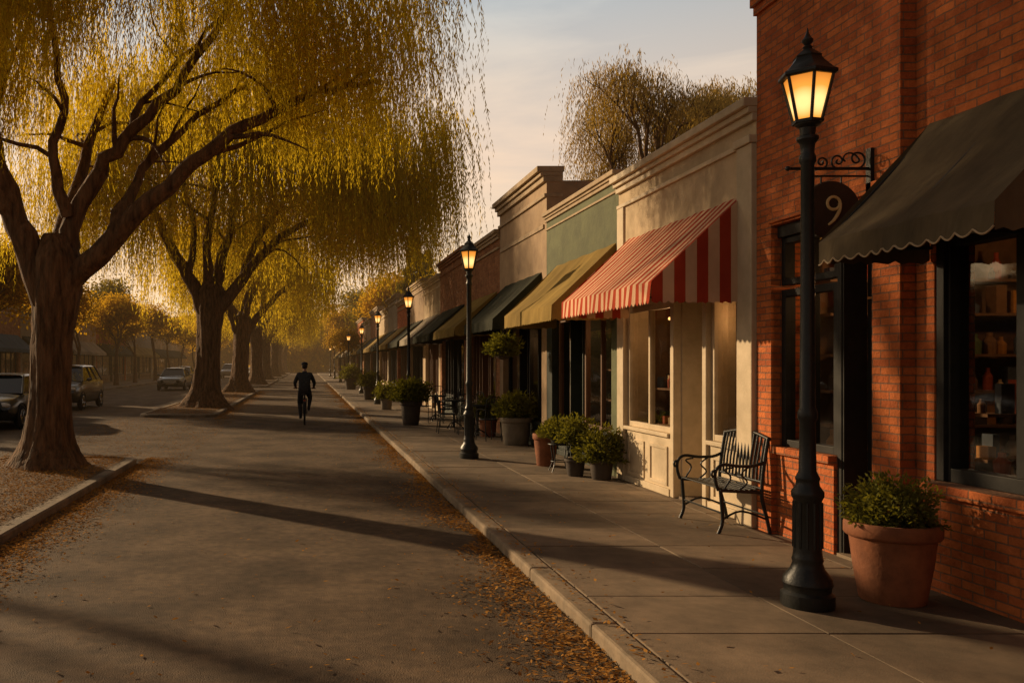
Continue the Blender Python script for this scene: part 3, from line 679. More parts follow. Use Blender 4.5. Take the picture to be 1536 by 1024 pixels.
b.box('lintel','creamtrim',.04,.34,8.982,12.248,2.42,2.619,.006)
b.bay('creamtrim','creamtrim',8.982,9.85,.78,2.42,.08,(),None,.07)
b.bay('creamtrim','creamtrim',10.75,12.248,.78,2.42,.02,(.5,),None,.07)
b.box('post','creamtrim',.04,.3,9.86,9.96,0,2.42,.01); b.box('post','creamtrim',.0,.3,10.64,10.74,0,2.42,.01)
b.door('creamtrim',9.99,10.61,2.4,.4); b.bulb(.36,11.6,2.25,power=4); b.bulb(.4,9.6,2.25,power=3)
b.awning(8.95,12.1,3.38,2.5,.94,['cv_red','cv_white'],.2,.085,.012,scal=.085,sstrip=.118)
b.done()
b=Shop('green_stucco_shop',4.5,1,12.5,16.25); b.shell('green',4.42,.35); b.cornice('tantrim',4.42,.7)
b.pier('green',12.505,12.8); b.pier('darkgreen',15.9,16.245)
b.bay('wood','darkgreen',12.82,14.4,.6,2.45,.1,(.5,)); b.door('darkgreen',14.46,15.1,2.45); b.bay('wood','darkgreen',15.16,15.88,.6,2.45,.1,())
b.box('lintel','darkgreen',.05,.34,12.802,15.898,2.451,2.598); b.bulb(.42,13.7,2.25,power=6)
b.awning(12.6,15.6,3.4,2.5,.94,['cv_olive'],.2,.2,.03,scal=.11); b.done()
b=Shop('tan_stucco_shop',4.5,1,16.25,20.2); b.shell('tan',5.32,.25); b.cornice('tantrim',5.32,1.3)
b.box('wall_panel','tantrim',-.03,.01,16.4,20.05,4.2,4.28,.006)
b.pier('tan',16.255,16.6); b.pier('tan',19.85,20.195)
b.bay('black','darkgreen',16.62,18,.5,2.5,.1,(.5,)); b.door('black',18.06,18.7,2.5); b.bay('black','darkgreen',18.76,19.83,.5,2.5,.1,())
b.box('lintel','black',.05,.34,16.602,19.848,2.501,2.598); b.bulb(.42,17.5,2.25,power=7)
b.awning(16.6,19.6,3.4,2.5,.94,['cv_green'],.18,.3,.03); b.done()
specs=[('brown_brick_shop',20.2,24.4,4.75,'brick2','tantrim','cv_olive','wood','wood'),
('brown_brick_shop',24.4,29.2,4.95,'brick2','brick2','cv_green','black','darkgreen'),
('cream_stucco_shop',29.2,33.2,4.65,'cream','creamtrim','cv_white2','wood','creamtrim'),
('tan_stucco_shop',33.2,38,4.9,'tan','tantrim','cv_green','black','wood'),
('red_brick_shop',38,43,4.6,'brick','tantrim','cv_olive','wood','wood'),
('grey_stucco_shop',43,48,5.1,'grey','tantrim','cv_green','black','darkgreen'),
('cream_stucco_shop',48,54,4.7,'cream','creamtrim','cv_olive','wood','creamtrim'),
('brown_brick_shop',54,61,5.2,'brick2','tantrim','cv_green','black','wood'),
('tan_stucco_shop',61,69,4.8,'tan','tantrim','cv_olive','black','wood'),
('red_brick_shop',69,78,5.3,'brick','tantrim','cv_green','black','wood'),
('grey_stucco_shop',78,90,4.8,'grey','tantrim','cv_white2','black','wood'),
('tan_stucco_shop',90,104,5.2,'tan','tantrim','cv_green','black','wood'),
('brown_brick_shop',104,125,5,'brick2','tantrim','cv_olive','black','wood')]
def row(F,side,specs):
    for (n,y0,y1,h,w,t,cv,fm,bk) in specs:
        b=Shop(n,F,side,y0,y1); b.shell(w,h,.35); b.cornice(t,h,1)
        b.pier(w,y0+.005,y0+.35); b.pier(w,y1-.35,y1-.005)
        ym=(y0+y1)/2; b.bay(fm,bk,y0+.36,ym-.45,.6,2.45,.1,(.5,)); b.door(fm,ym-.38,ym+.38,2.45); b.bay(fm,bk,ym+.45,y1-.36,.6,2.45,.1,(.33,.66))
        b.box('lintel',bk,.05,.34,y0+.352,y1-.352,2.451,2.598)
        b.awning(y0+.3,y1-.5,3.35,2.5,1.0,[cv],.18,.4,.025,scal=.25); b.done()
row(4.5,1,specs)
left=[('tan_stucco_shop',24,31,4.6,'tan','tantrim','cv_green','black','wood'),
('white_stucco_shop',31,38,4.9,'grey','creamtrim','cv_blue','black','wood'),
('cream_stucco_shop',38,46,4.3,'cream','creamtrim','cv_white2','black','wood'),
('brown_brick_shop',46,53,5.0,'brick2','tantrim','cv_blue','black','wood'),
('grey_stucco_shop',53,62,4.6,'grey','tantrim','cv_green','black','wood'),
('tan_stucco_shop',62,72,5,'tan','tantrim','cv_white2','black','wood'),
('red_brick_shop',72,84,4.8,'brick','tantrim','cv_green','black','wood'),
('grey_stucco_shop',84,98,5.2,'grey','tantrim','cv_olive','black','wood'),
('cream_stucco_shop',98,120,4.8,'cream','tantrim','cv_green','black','wood')]
row(-17.5,-1,left)

# ------------------------------------------------------------------ street lamps
def lamp_meshes():
    mb=MB()
    prof=[(.185,0),(.19,.03),(.19,.09),(.165,.11),(.165,.14),(.178,.16),(.17,.2),(.12,.26),(.105,.3),(.112,.32),(.105,.34),(.1,.38),(.098,.72),(.115,.75),(.115,.78),(.085,.82),(.08,.85),(.088,.87),(.062,.92),(.058,1.1),(.055,1.25),(.07,1.28),(.07,1.32),(.056,1.35),(.05,2.2),(.047,3.0),(.06,3.02),(.06,3.05),(.047,3.08),(.053,3.14),(.078,3.17),(.078,3.19),(.053,3.2),(.058,3.25),(.088,3.27),(.092,3.285)]
    mb.lathe(0,0,[(r*.87,z) for r,z in prof],28,0)
    for k in range(12):
        a=2*math.pi*k/12; mb.tube([(.085*math.cos(a),.085*math.sin(a),.4),(.083*math.cos(a),.083*math.sin(a),.71)],.010,5)
    n=6; rb,rt=.085,.158; zb,zt=3.285,3.60
    for k in range(n):
        a=2*math.pi*k/n+.26; p=(rb*math.cos(a),rb*math.sin(a),zb); q=(rt*math.cos(a),rt*math.sin(a),zt); mb.tube([p,q],.011,6)
    mb.lathe(0,0,[(rt+.012,zt-.012),(rt+.027,zt),(rt+.027,zt+.018),(rt-.0,zt+.035),(.10,zt+.1),(.085,zt+.125),(.09,zt+.135),(.06,zt+.16),(.025,zt+.19)],n,0,.26)
    mb.lathe(0,0,[(.1,zb-.004),(.1,zb+.016),(.08,zb+.02)],n,0,.26)
    mb.lathe(0,0,[(.022,zt+.18),(.032,zt+.2),(.018,zt+.215),(.034,zt+.235),(.036,zt+.25),(.02,zt+.27),(.008,zt+.3),(.003,zt+.33)],12,0)
    g=MB()
    for k in range(n):
        a=2*math.pi*k/n+.26; c=2*math.pi*(k+1)/n+.26
        g.face([(rb*.96*math.cos(a),rb*.96*math.sin(a),zb+.012),(rb*.96*math.cos(c),rb*.96*math.sin(c),zb+.012),(rt*.96*math.cos(c),rt*.96*math.sin(c),zt-.008),(rt*.96*math.cos(a),rt*.96*math.sin(a),zt-.008)])
    return mb,g
lm,lg=lamp_meshes(); base=None
for (x,y) in [(3.41,5.9),(2.83,15.1),(3.0,25.5),(2.9,35.3),(3.05,48),(3.0,62),(3,77),(3,93),(3,110)]:
    e=empty('street_lamp',(x,y,SW))
    if base is None:
        o1=lm.obj('lamp_post',[M['iron']],e,smooth=35); o2=lg.obj('lantern_panes',[M['lantern']],e); base=(o1.data,o2.data)
    else:
        for nm,me in (('lamp_post',base[0]),('lantern_panes',base[1])):
            o=bpy.data.objects.new(nm,me); COL.objects.link(o); o.parent=e

# ------------------------------------------------------------------ bench
e=empty('park_bench',(3.99,8.4,SW)); L=.86
mb=MB()
for y in (0,L):
    mb.tube(*smooth_path([(.0,y,0),(.04,y,.12),(.03,y,.3),(.02,y,.42)],[.018]*4),n=8)
    mb.tube(*smooth_path([(.50,y,0),(.47,y,.15),(.43,y,.3),(.42,y,.42),(.44,y,.65),(.485,y,.93)],[.018]*6),n=8)
    mb.tube([(.02,y,.42),(.42,y,.40)],.017); mb.tube(*smooth_path([(.04,y,.14),(.22,y,.22),(.47,y,.14)],[.011]*3),n=6)
    mb.tube(*smooth_path([(.0,y,.42),(-.03,y,.52),(-.02,y,.62),(.05,y,.67),(.2,y,.655),(.35,y,.66),(.45,y,.7)],[.016]*7),n=8)
    mb.tube(*smooth_path([(-.02,y,.62),(-.06,y,.60),(-.06,y,.56),(-.03,y,.555)],[.013]*4),n=6)
    mb.tube(*smooth_path([(.06,y,.44),(.12,y,.55),(.06,y,.62),(.14,y,.64)],[.009]*4),n=6)
    mb.tube(*smooth_path([(.2,y,.42),(.28,y,.5),(.22,y,.58),(.3,y,.65)],[.009]*4),n=6)
mb.obj('side_frames',[M['iron']],e,smooth=60)
mb=MB()
for i in range(9):
    x=.0+i*.05; z=.435-.012*math.sin(i/8*math.pi)*1.5; mb.box(x,x+.034,-.015,L+.015,z,z+.012)
mb.obj('seat_slats',[M['iron']],e,bevel=.003)
mb=MB()
mb.tube(*smooth_path([(.485,-.0,.92),(.49,L*.25,.955),(.495,L*.5,.97),(.49,L*.75,.955),(.485,L,.92)],[.018]*5),n=8)
mb.tube([(.43,0,.5),(.43,L,.5)],.014,8)
for i in range(12):
    y=.06+(L-.12)*i/11; zt=.93+.035*math.sin(math.pi*i/11); mb.tube([(.43,y,.5),(.445,y,.68),(.488,y,zt)],[.011]*3,6)
mb.obj('backrest',[M['iron']],e,smooth=60)
mb=MB(); mb.tube([(.04,0,.2),(.04,L,.2)],.01,6); mb.tube([(.46,0,.18),(.46,L,.18)],.01,6); mb.obj('stretchers',[M['iron']],e)

# ------------------------------------------------------------------ hanging sign
e=empty('hanging_shop_sign',(4.5,6.9,SW))
mb=MB()
mb.box(-.03,-.0,-.03,.03,2.98,3.36); mb.tube([(-.01,0,3.2),(-.66,0,3.2)],.013,8); mb.tube([(-.01,0,3.14),(-.5,0,3.14)],.008,6)
def scroll(cx,cz,r,turns,start,sg=1):
    return [(cx+sg*(r*(1-t/26))*math.cos(start+turns*6.28*t/26),0,cz+(r*(1-t/26))*math.sin(start+turns*6.28*t/26)) for t in range(24)]
for cx,r,sg in ((-.12,.075,1),(-.27,.06,-1),(-.40,.05,1),(-.52,.04,-1)):
    mb.tube(scroll(cx,3.2+r,r,1.6,-1.57,sg),.008,6)
mb.tube(scroll(-.2,3.26,.1,.6,0,1),.007,6)
mb.ball((-.67,0,3.2),.02)
cx,cz,r=-.325,2.87,.218
for x in (cx-.08,cx+.08): mb.tube([(x,0,3.14),(x,0,3.05)],.007,6)
mb.obj('scroll_bracket',[M['iron']],e,smooth=50)
mb=MB(); n=40
for k in range(n):
    a,c=2*math.pi*k/n,2*math.pi*(k+1)/n
    mb.face([(cx+r*math.cos(a),-.02,cz+r*math.sin(a)),(cx+r*math.cos(c),-.02,cz+r*math.sin(c)),(cx+r*math.cos(c),.02,cz+r*math.sin(c)),(cx+r*math.cos(a),.02,cz+r*math.sin(a))])
mb.face([(cx+r*math.cos(2*math.pi*k/n),-.02,cz+r*math.sin(2*math.pi*k/n)) for k in range(n)])
mb.face([(cx+r*math.cos(2*math.pi*k/n),.02,cz+r*math.sin(2*math.pi*k/n)) for k in range(n)])
mb.torus((cx,0,cz),r,.013,'y',40,6)
mb.obj('disc',[mat('sign_board',(.07,.04,.025),(.045,.026,.016),rough=.7,spec=.15)],e)
mb=MB(); mb.torus((cx+.005,-.026,cz+.05),.05,.012,'y',24,6); mb.tube(*smooth_path([(cx+.055,-.026,cz+.05),(cx+.05,-.026,cz-.01),(cx+.01,-.026,cz-.08),(cx-.035,-.026,cz-.12)],[.014,.014,.012,.008]),n=6)
mb.obj('emblem',[mat('sign_gilt',(.8,.55,.25),rough=.5)],e)

# ------------------------------------------------------------------ pots and plants
def shrub(nm,e,c,r,n,ls,mi='shrub'):
    g=np.random.default_rng(int(abs(c[0]*100+c[2]*37+n))); d=unit(g.normal(size=(n,3)))*g.uniform(.15,1,(n,1))**.45
    a=np.arctan2(d[:,1],d[:,0]); d*= (1+.22*np.sin(3*a+5*d[:,2])+.16*np.sin(9*a+d[:,2]*8))[:,None]
    d[:,2]=np.where(d[:,2]<-.45,-.45,d[:,2])
    P=np.array(c)+d*np.array(r); D=unit(d+g.normal(size=(n,3))*.8+np.array([0,0,.3])); S=unit(np.cross(D,g.normal(size=(n,3))))
    V=leaves(P,D,S,ls*g.uniform(.6,1.4,n),ls*.45)
    mb=MB()
    for i in range(9):
        q=Vector(c)+Vector((g.uniform(-1,1)*r[0]*.7,g.uniform(-1,1)*r[1]*.7,g.uniform(.2,.8)*r[2])); mb.tube([(c[0],c[1],c[2]-r[2]*.6),q],[.008,.003],5)
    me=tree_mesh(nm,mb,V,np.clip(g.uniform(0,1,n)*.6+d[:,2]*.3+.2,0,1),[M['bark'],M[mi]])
    o=bpy.data.objects.new(nm,me); COL.objects.link(o); o.parent=e; return o
def pot(name,x,y,rt,rb,h,m,r,n,ls,cz=None,mi='shrub'):
    e=empty(name,(x,y,SW)); mb=MB()
    mb.lathe(0,0,[(rb*.95,0),(rb,.012),(rb+(rt-rb)*.45,h*.45),(rt*.91,h*.78),(rt*.92,h*.80),(rt*.99,h*.82),(rt*1.03,h*.85),(rt*1.03,h*.96),(rt,h),(rt*.9,h),(rt*.88,h*.9)],40,0)
    mb.obj('pot',[M[m]],e,smooth=40)
    mb=MB(); mb.lathe(0,0,[(rt*.87,h*.88),(rt*.4,h*.92),(.01,h*.93)],20); mb.obj('potting_soil',[M['soil']],e)
    shrub('foliage',e,(0,0,(cz or h+r[2]*.45)),r,n,ls,mi); return e
pot('potted_plant',4.08,6.04,.285,.2,.55,'terra',(.26,.26,.20),4600,.04,.64)
pot('potted_plant',3.86,14.0,.2,.14,.52,'terra',(.12,.12,.1),500,.05)
pot('potted_plant',4.2,12.35,.17,.13,.28,'darkpot',(.32,.32,.3),3000,.06,.42)
pot('potted_plant',3.95,12.75,.15,.11,.25,'darkpot',(.24,.26,.24),1800,.06,.62)
pot('potted_plant',4.25,17.6,.31,.24,.56,'stonepot',(.38,.38,.28),2500,.08,.74)
pot('potted_plant',2.8,23.3,.29,.21,.65,'darkpot',(.5,.5,.36),3800,.09,.85)
pot('potted_plant',2.85,39.5,.3,.22,.6,'darkpot',(.52,.52,.38),1800,.12,.85)
pot('potted_plant',2.85,31,.22,.18,.4,'stonepot',(.42,.42,.36),1500,.1,.6)
pot('potted_plant',2.8,55,.4,.3,.7,'darkpot',(.7,.7,.5),1500,.15,1)
pot('potted_plant',4.1,19.6,.2,.16,.4,'terra',(.3,.3,.3),1200,.08,.6)
e=empty('plant_stand',(3.87,13.25,SW)); mb=MB()
for a in range(4):
    q=a*1.57+.7; c,s_=math.cos(q),math.sin(q); mb.tube(*smooth_path([(.2*c,.2*s_,0),(.13*c,.13*s_,.15),(.15*c,.15*s_,.32),(.17*c,.17*s_,.42)],[.009]*4),n=6)
mb.torus((0,0,.42),.17,.01,'z',24,6); mb.torus((0,0,.16),.13,.008,'z',24,6); mb.lathe(0,0,[(.12,.42),(.16,.55),(.17,.56),(.14,.55)],20)
mb.obj('stand_and_bowl',[M['iron']],e,smooth=50); shrub('foliage',e,(0,0,.62),(.26,.26,.18),2000,.06)
e=empty('hanging_basket',(3.72,16.4,SW)); mb=MB(); mb.lathe(0,0,[(.03,1.72),(.12,1.76),(.17,1.87),(.18,1.9),(.15,1.88)],20)
for k in range(3): mb.tube([(.17*math.cos(k*2.1),.17*math.sin(k*2.1),1.9),(0,0,2.3)],.004,5)
mb.tube([(0,0,2.3),(0,0,2.36)],.006,5); mb.obj('basket',[M['darkpot']],e); shrub('foliage',e,(0,0,1.95),(.3,.3,.24),2200,.07)

# ------------------------------------------------------------------ cafe furniture
def chair(x,y,rz):
    e=empty('cafe_chair',(x,y,SW),rz); mb=MB()
    for sx in (-.19,.19):
        mb.tube([(sx,.2,0),(sx*.95,.19,.45)],.011,6); mb.tube([(sx,-.24,0),(sx*.95,-.19,.45),(sx*.95,-.25,.88)],.011,6); mb.tube(*smooth_path([(sx,-.2,.66),(sx*1.1,0,.68),(sx*1.05,.17,.62),(sx,.18,.45)],[.01]*4),n=6)
        mb.tube([(sx,.19,.15),(sx,-.21,.15)],.007,5)
    mb.torus((0,-.01,.455),.2,.014,'z',24,6); 
    for i in range(7): u=-.15+i*.05; w=math.sqrt(max(0,.2**2-u*u)); mb.box(u-.014,u+.014,-w-.01,w-.01,.452,.46)
    mb.tube(*smooth_path([(-.18,-.25,.87),(-.1,-.26,.93),(.1,-.26,.93),(.18,-.25,.87)],[.012]*4),n=6)
    for i in range(5): u=-.12+i*.06; mb.tube([(u,-.2,.46),(u,-.255,.91)],.007,5)
    mb.obj('chair_frame',[M['iron']],e,smooth=50)
def table(x,y):
    e=empty('cafe_table',(x,y,SW)); mb=MB(); mb.lathe(0,0,[(.3,.70),(.32,.715),(.32,.725),(.3,.735)],28); mb.lathe(0,0,[(.03,.05),(.02,.3),(.025,.5),(.05,.70)],12)
    for k in range(3): a=k*2.09; mb.tube(*smooth_path([(0,0,.2),(.15*math.cos(a),.15*math.sin(a),.12),(.26*math.cos(a),.26*math.sin(a),.0)],[.014]*3),n=6)
    mb.obj('table_frame',[M['iron']],e,smooth=50)
for x,y,r in ((3.9,18.6,.3),(3.75,19.9,3.3),(3.35,20.6,-1.6),(4.1,21.6,1.9),(3.7,22.8,3.0),(3.3,24.4,-.4),(4.0,24.2,1.5),(4.1,27,3)): chair(x,y,r)
for x,y in ((3.8,19.25),(3.7,21.8),(3.7,24.9)): table(x,y)

# ------------------------------------------------------------------ cars
def car(name,x,y,pm,flip=False,suv=False):
    e=empty(name,(x,y,0),math.pi if flip else 0)
    hz=.14 if suv else 0
    st=[(-2.27,.62,.50,.62),(-2.2,.78,.34,.70),(-2.0,.86,.26,.76),(-1.5,.89,.22,.86),(-.95,.90,.2,.93),(0,.91,.2,.96),(1.0,.91,.2,.98),(1.6,.90,.22,1.0),(2.0,.87,.26,.99),(2.2,.80,.36,.93),(2.28,.66,.48,.8)]
    mb=MB(); rings=[]
    for (yy,w,zb,zt) in st:
        zt+=hz; zb+=hz*.4
        rings.append([(-w*.86,yy,zb),(-w*.98,yy,zb+.14),(-w,yy,(zb+zt)/2),(-w*.97,yy,zt-.12),(-w*.88,yy,zt),(-w*.5,yy,zt+.03),(0,yy,zt+.04),(w*.5,yy,zt+.03),(w*.88,yy,zt),(w*.97,yy,zt-.12),(w,yy,(zb+zt)/2),(w*.98,yy,zb+.14),(w*.86,yy,zb)])
    b0=len(mb.v); n=13
    for r in rings: mb.v+=r
    for i in range(len(rings)-1):
        for k in range(n): 
            k2=(k+1)%n; mb.f.append((b0+i*n+k,b0+(i+1)*n+k,b0+(i+1)*n+k2,b0+i*n+k2)); mb.m.append(0)
    mb.f.append(tuple(b0+k for k in range(n))); mb.m.append(0); mb.f.append(tuple(b0+(len(rings)-1)*n+k for k in range(n))[::-1]); mb.m.append(0)
    o=mb.obj('body',[pm],e,smooth=50)
    zt=1.40+hz*1.6; zb=.95+hz
    bot=[(-.80,-1.12),(.80,-1.12),(.82,1.85 if suv else 1.62),(-.82,1.85 if suv else 1.62)]; top=[(-.58,-.38),(.58,-.38),(.60,1.5 if suv else .85),(-.60,1.5 if suv else .85)]
    g=MB(); 
    for k in range(4):
        k2=(k+1)%4; g.face([(*bot[k],zb),(*bot[k2],zb),(*top[k2],zt),(*top[k],zt)])
    g.obj('windows',[M['cglass']],e)
    r=MB(); 
    for k in range(4): r.tube([(*bot[k],zb-.02),(*top[k],zt)],.035,8)
    for sx in (-1,1): r.tube([(sx*.815,.25,zb),(sx*.60,.25,zt)],.03,6); r.tube([(sx*.81,1.05,zb),(sx*.605,.8,zt)],.03,6)
    yb=top[2][1]; ps=[]
    for (dx,dz) in ((1,0),(.85,.045),(.4,.075),(-.4,.075),(-.85,.045),(-1,0)): ps.append((dx*.62,dz))
    for i in range(5):
        (a,za),(c,zc)=ps[i],ps[i+1]
        ys=[-.44,-.2,.2,yb-.2,yb+.05]; dz=[-.03,0,.01,0,-.03]
        for j in range(4): r.face([(a,ys[j],zt+za+dz[j]),(c,ys[j],zt+zc+dz[j]),(c,ys[j+1],zt+zc+dz[j+1]),(a,ys[j+1],zt+za+dz[j+1])])
    r.obj('roof_and_pillars',[pm],e,smooth=50)
    w=MB()
    for sx in (-1,1):
        for yy in (-1.4,1.38):
            w.torus((sx*.82,yy,.33),.235,.095,'x',28,10,0)
            w.torus((sx*.905,yy,.33),.19,.018,'x',28,6,1)
            for k in range(7):
                a=k*.898; w.tube([(sx*.89,yy,.33),(sx*.90,yy+.19*math.cos(a),.33+.19*math.sin(a))],.022,5,1)
            w.torus((sx*.885,yy,.33),.36,.028,'x',28,6,2)
            w.torus((sx*.80,yy,.33),.11,.11,'x',20,6,2)
    w.obj('wheels',[M['rubber'],M['chrome'],M['black']],e,smooth=50)
    d=MB()
    for sx in (-1,1):
        d.ball((sx*.66,-2.14,.66+hz),(.17,.09,.07),12,8,0); d.ball((sx*.68,2.17,.82+hz),(.14,.08,.08),12,8,1); d.ball((sx*.98,-.85,1.0+hz),(.1,.06,.07),10,6,2)
        d.tube([(sx*.86,-.85,.95+hz),(sx*.95,-.85,.98+hz)],.02,6,3); d.box(sx*.905,sx*.925,-.2,0,.83+hz,.85+hz,4); d.box(sx*.905,sx*.925,.75,.95,.84+hz,.86+hz,4)
        d.tube([(sx*.915,-1.0,.5+hz),(sx*.922,.2,.5+hz),(sx*.915,1.0,.5+hz)],.012,5,3)
    for i in range(4): d.box(-.42,.42,-2.31,-2.26,.5+i*.045+hz,.52+i*.045+hz,4)
    d.box(-.5,.5,-2.285,-2.2,.34,.44,3); d.box(-.5,.5,2.2,2.3,.36,.46,3); d.box(-.25,.25,-2.32,-2.3,.42,.47,5); d.box(-.25,.25,2.29,2.31,.6,.72,5)
    d.obj('lights_and_trim',[M['lens'],M['redlens'],pm,M['black'],M['chrome'],M['cv_white2']],e,smooth=40)
pd=paint('car_paint_dark',(.03,.028,.022)); pb=paint('car_paint_bronze',(.05,.038,.022)); pg=paint('car_paint_grey',(.13,.13,.11)); pw=paint('car_paint_white',(.4,.38,.34))
car('parked_car',-8.5,24.6,pd); car('parked_car',-9.3,34.0,pb,suv=True); car('parked_car',-8.8,58,pg); car('parked_car',-11.9,84,pb); car('parked_car',-9.3,104,pw,suv=True)
car('parked_car',-6.9,118,pd)

# ------------------------------------------------------------------ cyclist
E=empty('cyclist',(-.06,25.2,0.0))
J={'pel':((0,-.2,.99),.135),'sp':((0,-.17,1.15),.135),'ch':((0,-.10,1.34),.16),'nb':((0,-.05,1.47),.09),'nk':((0,-.02,1.54),.055),'hd':((0,0,1.60),.05)}
def both(sx,leg):
    n='L' if sx<0 else 'R'
    J[n+'sh']=((sx*.18,-.08,1.42),.08); J[n+'el']=((sx*.285,.06,1.19),.055); J[n+'wr']=((sx*.265,.28,1.06),.034); J[n+'hp']=((sx*.10,-.16,.94),.105)
    k,a,h,t=leg; J[n+'kn']=(k,.075); J[n+'ca']=(tuple((k[i]*.6+a[i]*.4) for i in range(3)),.064); J[n+'an']=(a,.045); J[n+'he']=(h,.042); J[n+'to']=(t,.035)
both(-1,((-.14,.10,.60),(-.12,-.05,.24),(-.12,-.04,.205),(-.13,.13,.19)))
both(1,((.16,.20,.76),(.12,.03,.46),(.12,.02,.42),(.13,.18,.43)))
names=list(J); idx={n:i for i,n in enumerate(names)}
ed=[('pel','sp'),('sp','ch'),('ch','nb'),('nb','nk'),('nk','hd')]
for n in 'LR': ed+=[('ch',n+'sh'),(n+'sh',n+'el'),(n+'el',n+'wr'),('pel',n+'hp'),(n+'hp',n+'kn'),(n+'kn',n+'ca'),(n+'ca',n+'an'),(n+'an',n+'he'),(n+'he',n+'to')]
me=bpy.data.meshes.new('rider_skel'); me.from_pydata([J[n][0] for n in names],[(idx[a],idx[b]) for a,b in ed],[])
o=bpy.data.objects.new('rider_body',me); COL.objects.link(o)
o.modifiers.new('s','SKIN'); o.modifiers.new('u','SUBSURF').levels=2
for i,n in enumerate(names): r=J[n][1]; me.skin_vertices[0].data[i].radius=(r,r)
me.skin_vertices[0].data[0].use_root=True
dg=bpy.context.evaluated_depsgraph_get(); dg.update()
bm_=bpy.data.meshes.new_from_object(o.evaluated_get(dg)); bpy.data.objects.remove(o)
bm_.name='rider_body'; bm_.materials.clear()
for m in ('jacket','trouser','skin','rubber'): bm_.materials.append(M[m])
for p in bm_.polygons:
    c=p.center; p.use_smooth=True
    p.material_index=2 if (c.z>1.53 and abs(c.x)<.1) else (0 if (c.z>1.0 ) else 1)
    if (c.z<.245 and c.x<0) or (c.z<.455 and c.x>0): p.material_index=3
o=bpy.data.objects.new('rider_body',bm_); COL.objects.link(o); o.parent=E
mb=MB(); mb.ball((0,.03,1.665),(.074,.092,.112),20,14,0)
mb.ball((0,.118,1.655),(.014,.022,.02),8,6,0)
for sx in (-1,1): mb.ball((sx*.076,.03,1.66),(.012,.02,.032),8,6,0); mb.ball((sx*.03,.108,1.68),(.012,.008,.008),8,6,1)
mb.ball((0,.108,1.615),(.024,.01,.007),8,6,2)
mb.obj('head',[M['skin'],M['hair'],M['cv_red']],E,smooth=80)
mb=MB(); mb.ball((0,.012,1.685),(.083,.1,.108),20,12,0); o=mb.obj('hair',[M['hair']],E,smooth=80)
mb=MB(); mb.lathe(0,.02,[(.09,1.70),(.098,1.72),(.095,1.755),(.07,1.785),(.02,1.797)],24); mb.ball((0,.12,1.712),(.07,.06,.012),14,6); mb.obj('flat_cap',[M['trouser']],E,smooth=60)
mb=MB()
for sx in (-1,1):
    w=Vector((sx*.265,.28,1.06)); mb.tube([w,w+Vector((0,.05,-.005)),w+Vector((0,.085,-.01))],[.03,.036,.034],10)
    for f in range(4):
        x=w.x-.03+f*.02; l=(.9,1.,.95,.8)[f]; mb.tube(*smooth_path([(x,.36,1.05),(x,.36+.03*l,1.05),(x,.365+.035*l,1.025),(x,.375,1.005)],[.0095,.009,.0085,.007]),n=6)
    mb.tube(*smooth_path([(w.x-sx*.03,.32,1.045),(w.x-sx*.045,.35,1.02),(w.x-sx*.04,.375,1.01)],[.011,.010,.008]),n=6)
mb.obj('hands',[M['skin']],E,smooth=70)
mb=MB()
for y in (-.52,.56):
    mb.torus((0,y,.34),.312,.028,'x',44,8,1); mb.torus((0,y,.34),.284,.012,'x',44,6,0)
    for k in range(18): a=k*.349; mb.tube([(.02*(-1)**k,y,.34),(0,y+.285*math.cos(a),.34+.285*math.sin(a))],.0015,4,0)
    mb.tube([(-.05,y,.34),(.05,y,.34)],.018,8,0)
bb=(0,-.06,.33); mb.tube([bb,(0,-.19,.84)],.016,8); mb.tube([bb,(0,.40,.80)],.018,8); mb.tube([(0,-.17,.76),(0,.38,.86)],.015,8); mb.tube([(0,.37,.94),(0,.42,.72)],.02,8)
for sx in (-1,1):
    mb.tube([(sx*.05,.41,.74),(sx*.05,.56,.34)],.011,6); mb.tube([(sx*.03,-.06,.33),(sx*.05,-.52,.34)],.009,6); mb.tube([(sx*.02,-.18,.78),(sx*.05,-.52,.34)],.009,6)
    mb.tube([(sx*.06,-.22,.74),(sx*.06,-.80,.73)],.007,6); mb.tube([(sx*.06,-.7,.73),(sx*.05,-.52,.34)],.006,6)
for k in range(5): mb.tube([(-.06,-.3-k*.11,.737),(.06,-.3-k*.11,.737)],.006,5)
for k in range(10):
    a0,a1=math.radians(60+k*12),math.radians(72+k*12)
    mb.face([(-.035,-.52-.365*math.cos(a0),.34+.365*math.sin(a0)),(.035,-.52-.365*math.cos(a0),.34+.365*math.sin(a0)),(.035,-.52-.365*math.cos(a1),.34+.365*math.sin(a1)),(-.035,-.52-.365*math.cos(a1),.34+.365*math.sin(a1))],0)
mb.tube(*smooth_path([(-.33,.34,1.02),(-.2,.375,1.02),(-.05,.42,.99),(.05,.42,.99),(.2,.375,1.02),(.33,.34,1.02)],[.013]*6),n=8); mb.tube([(0,.37,.94),(0,.42,.99)],.014,8)
mb.tube([(-.08,-.06,.33),(.08,-.06,.33)],.012,6); mb.tube([(-.08,-.06,.33),(-.08,-.02,.165)],.009,6); mb.tube([(.08,-.06,.33),(.08,.08,.385)],.009,6)
mb.box(-.17,-.08,.01,.10,.148,.166); mb.box(.08,.17,.04,.13,.375,.39); mb.torus((.05,-.06,.33),.09,.006,'x',24,5)
mb.ball((0,-.22,.865),(.08,.13,.03),14,8,1); mb.obj('bicycle',[M['iron'],M['rubber']],E,smooth=50)
mb=MB(); mb.box(-.03,.03,-.83,-.81,.69,.74); mb.obj('rear_reflector',[M['redlens']],E)

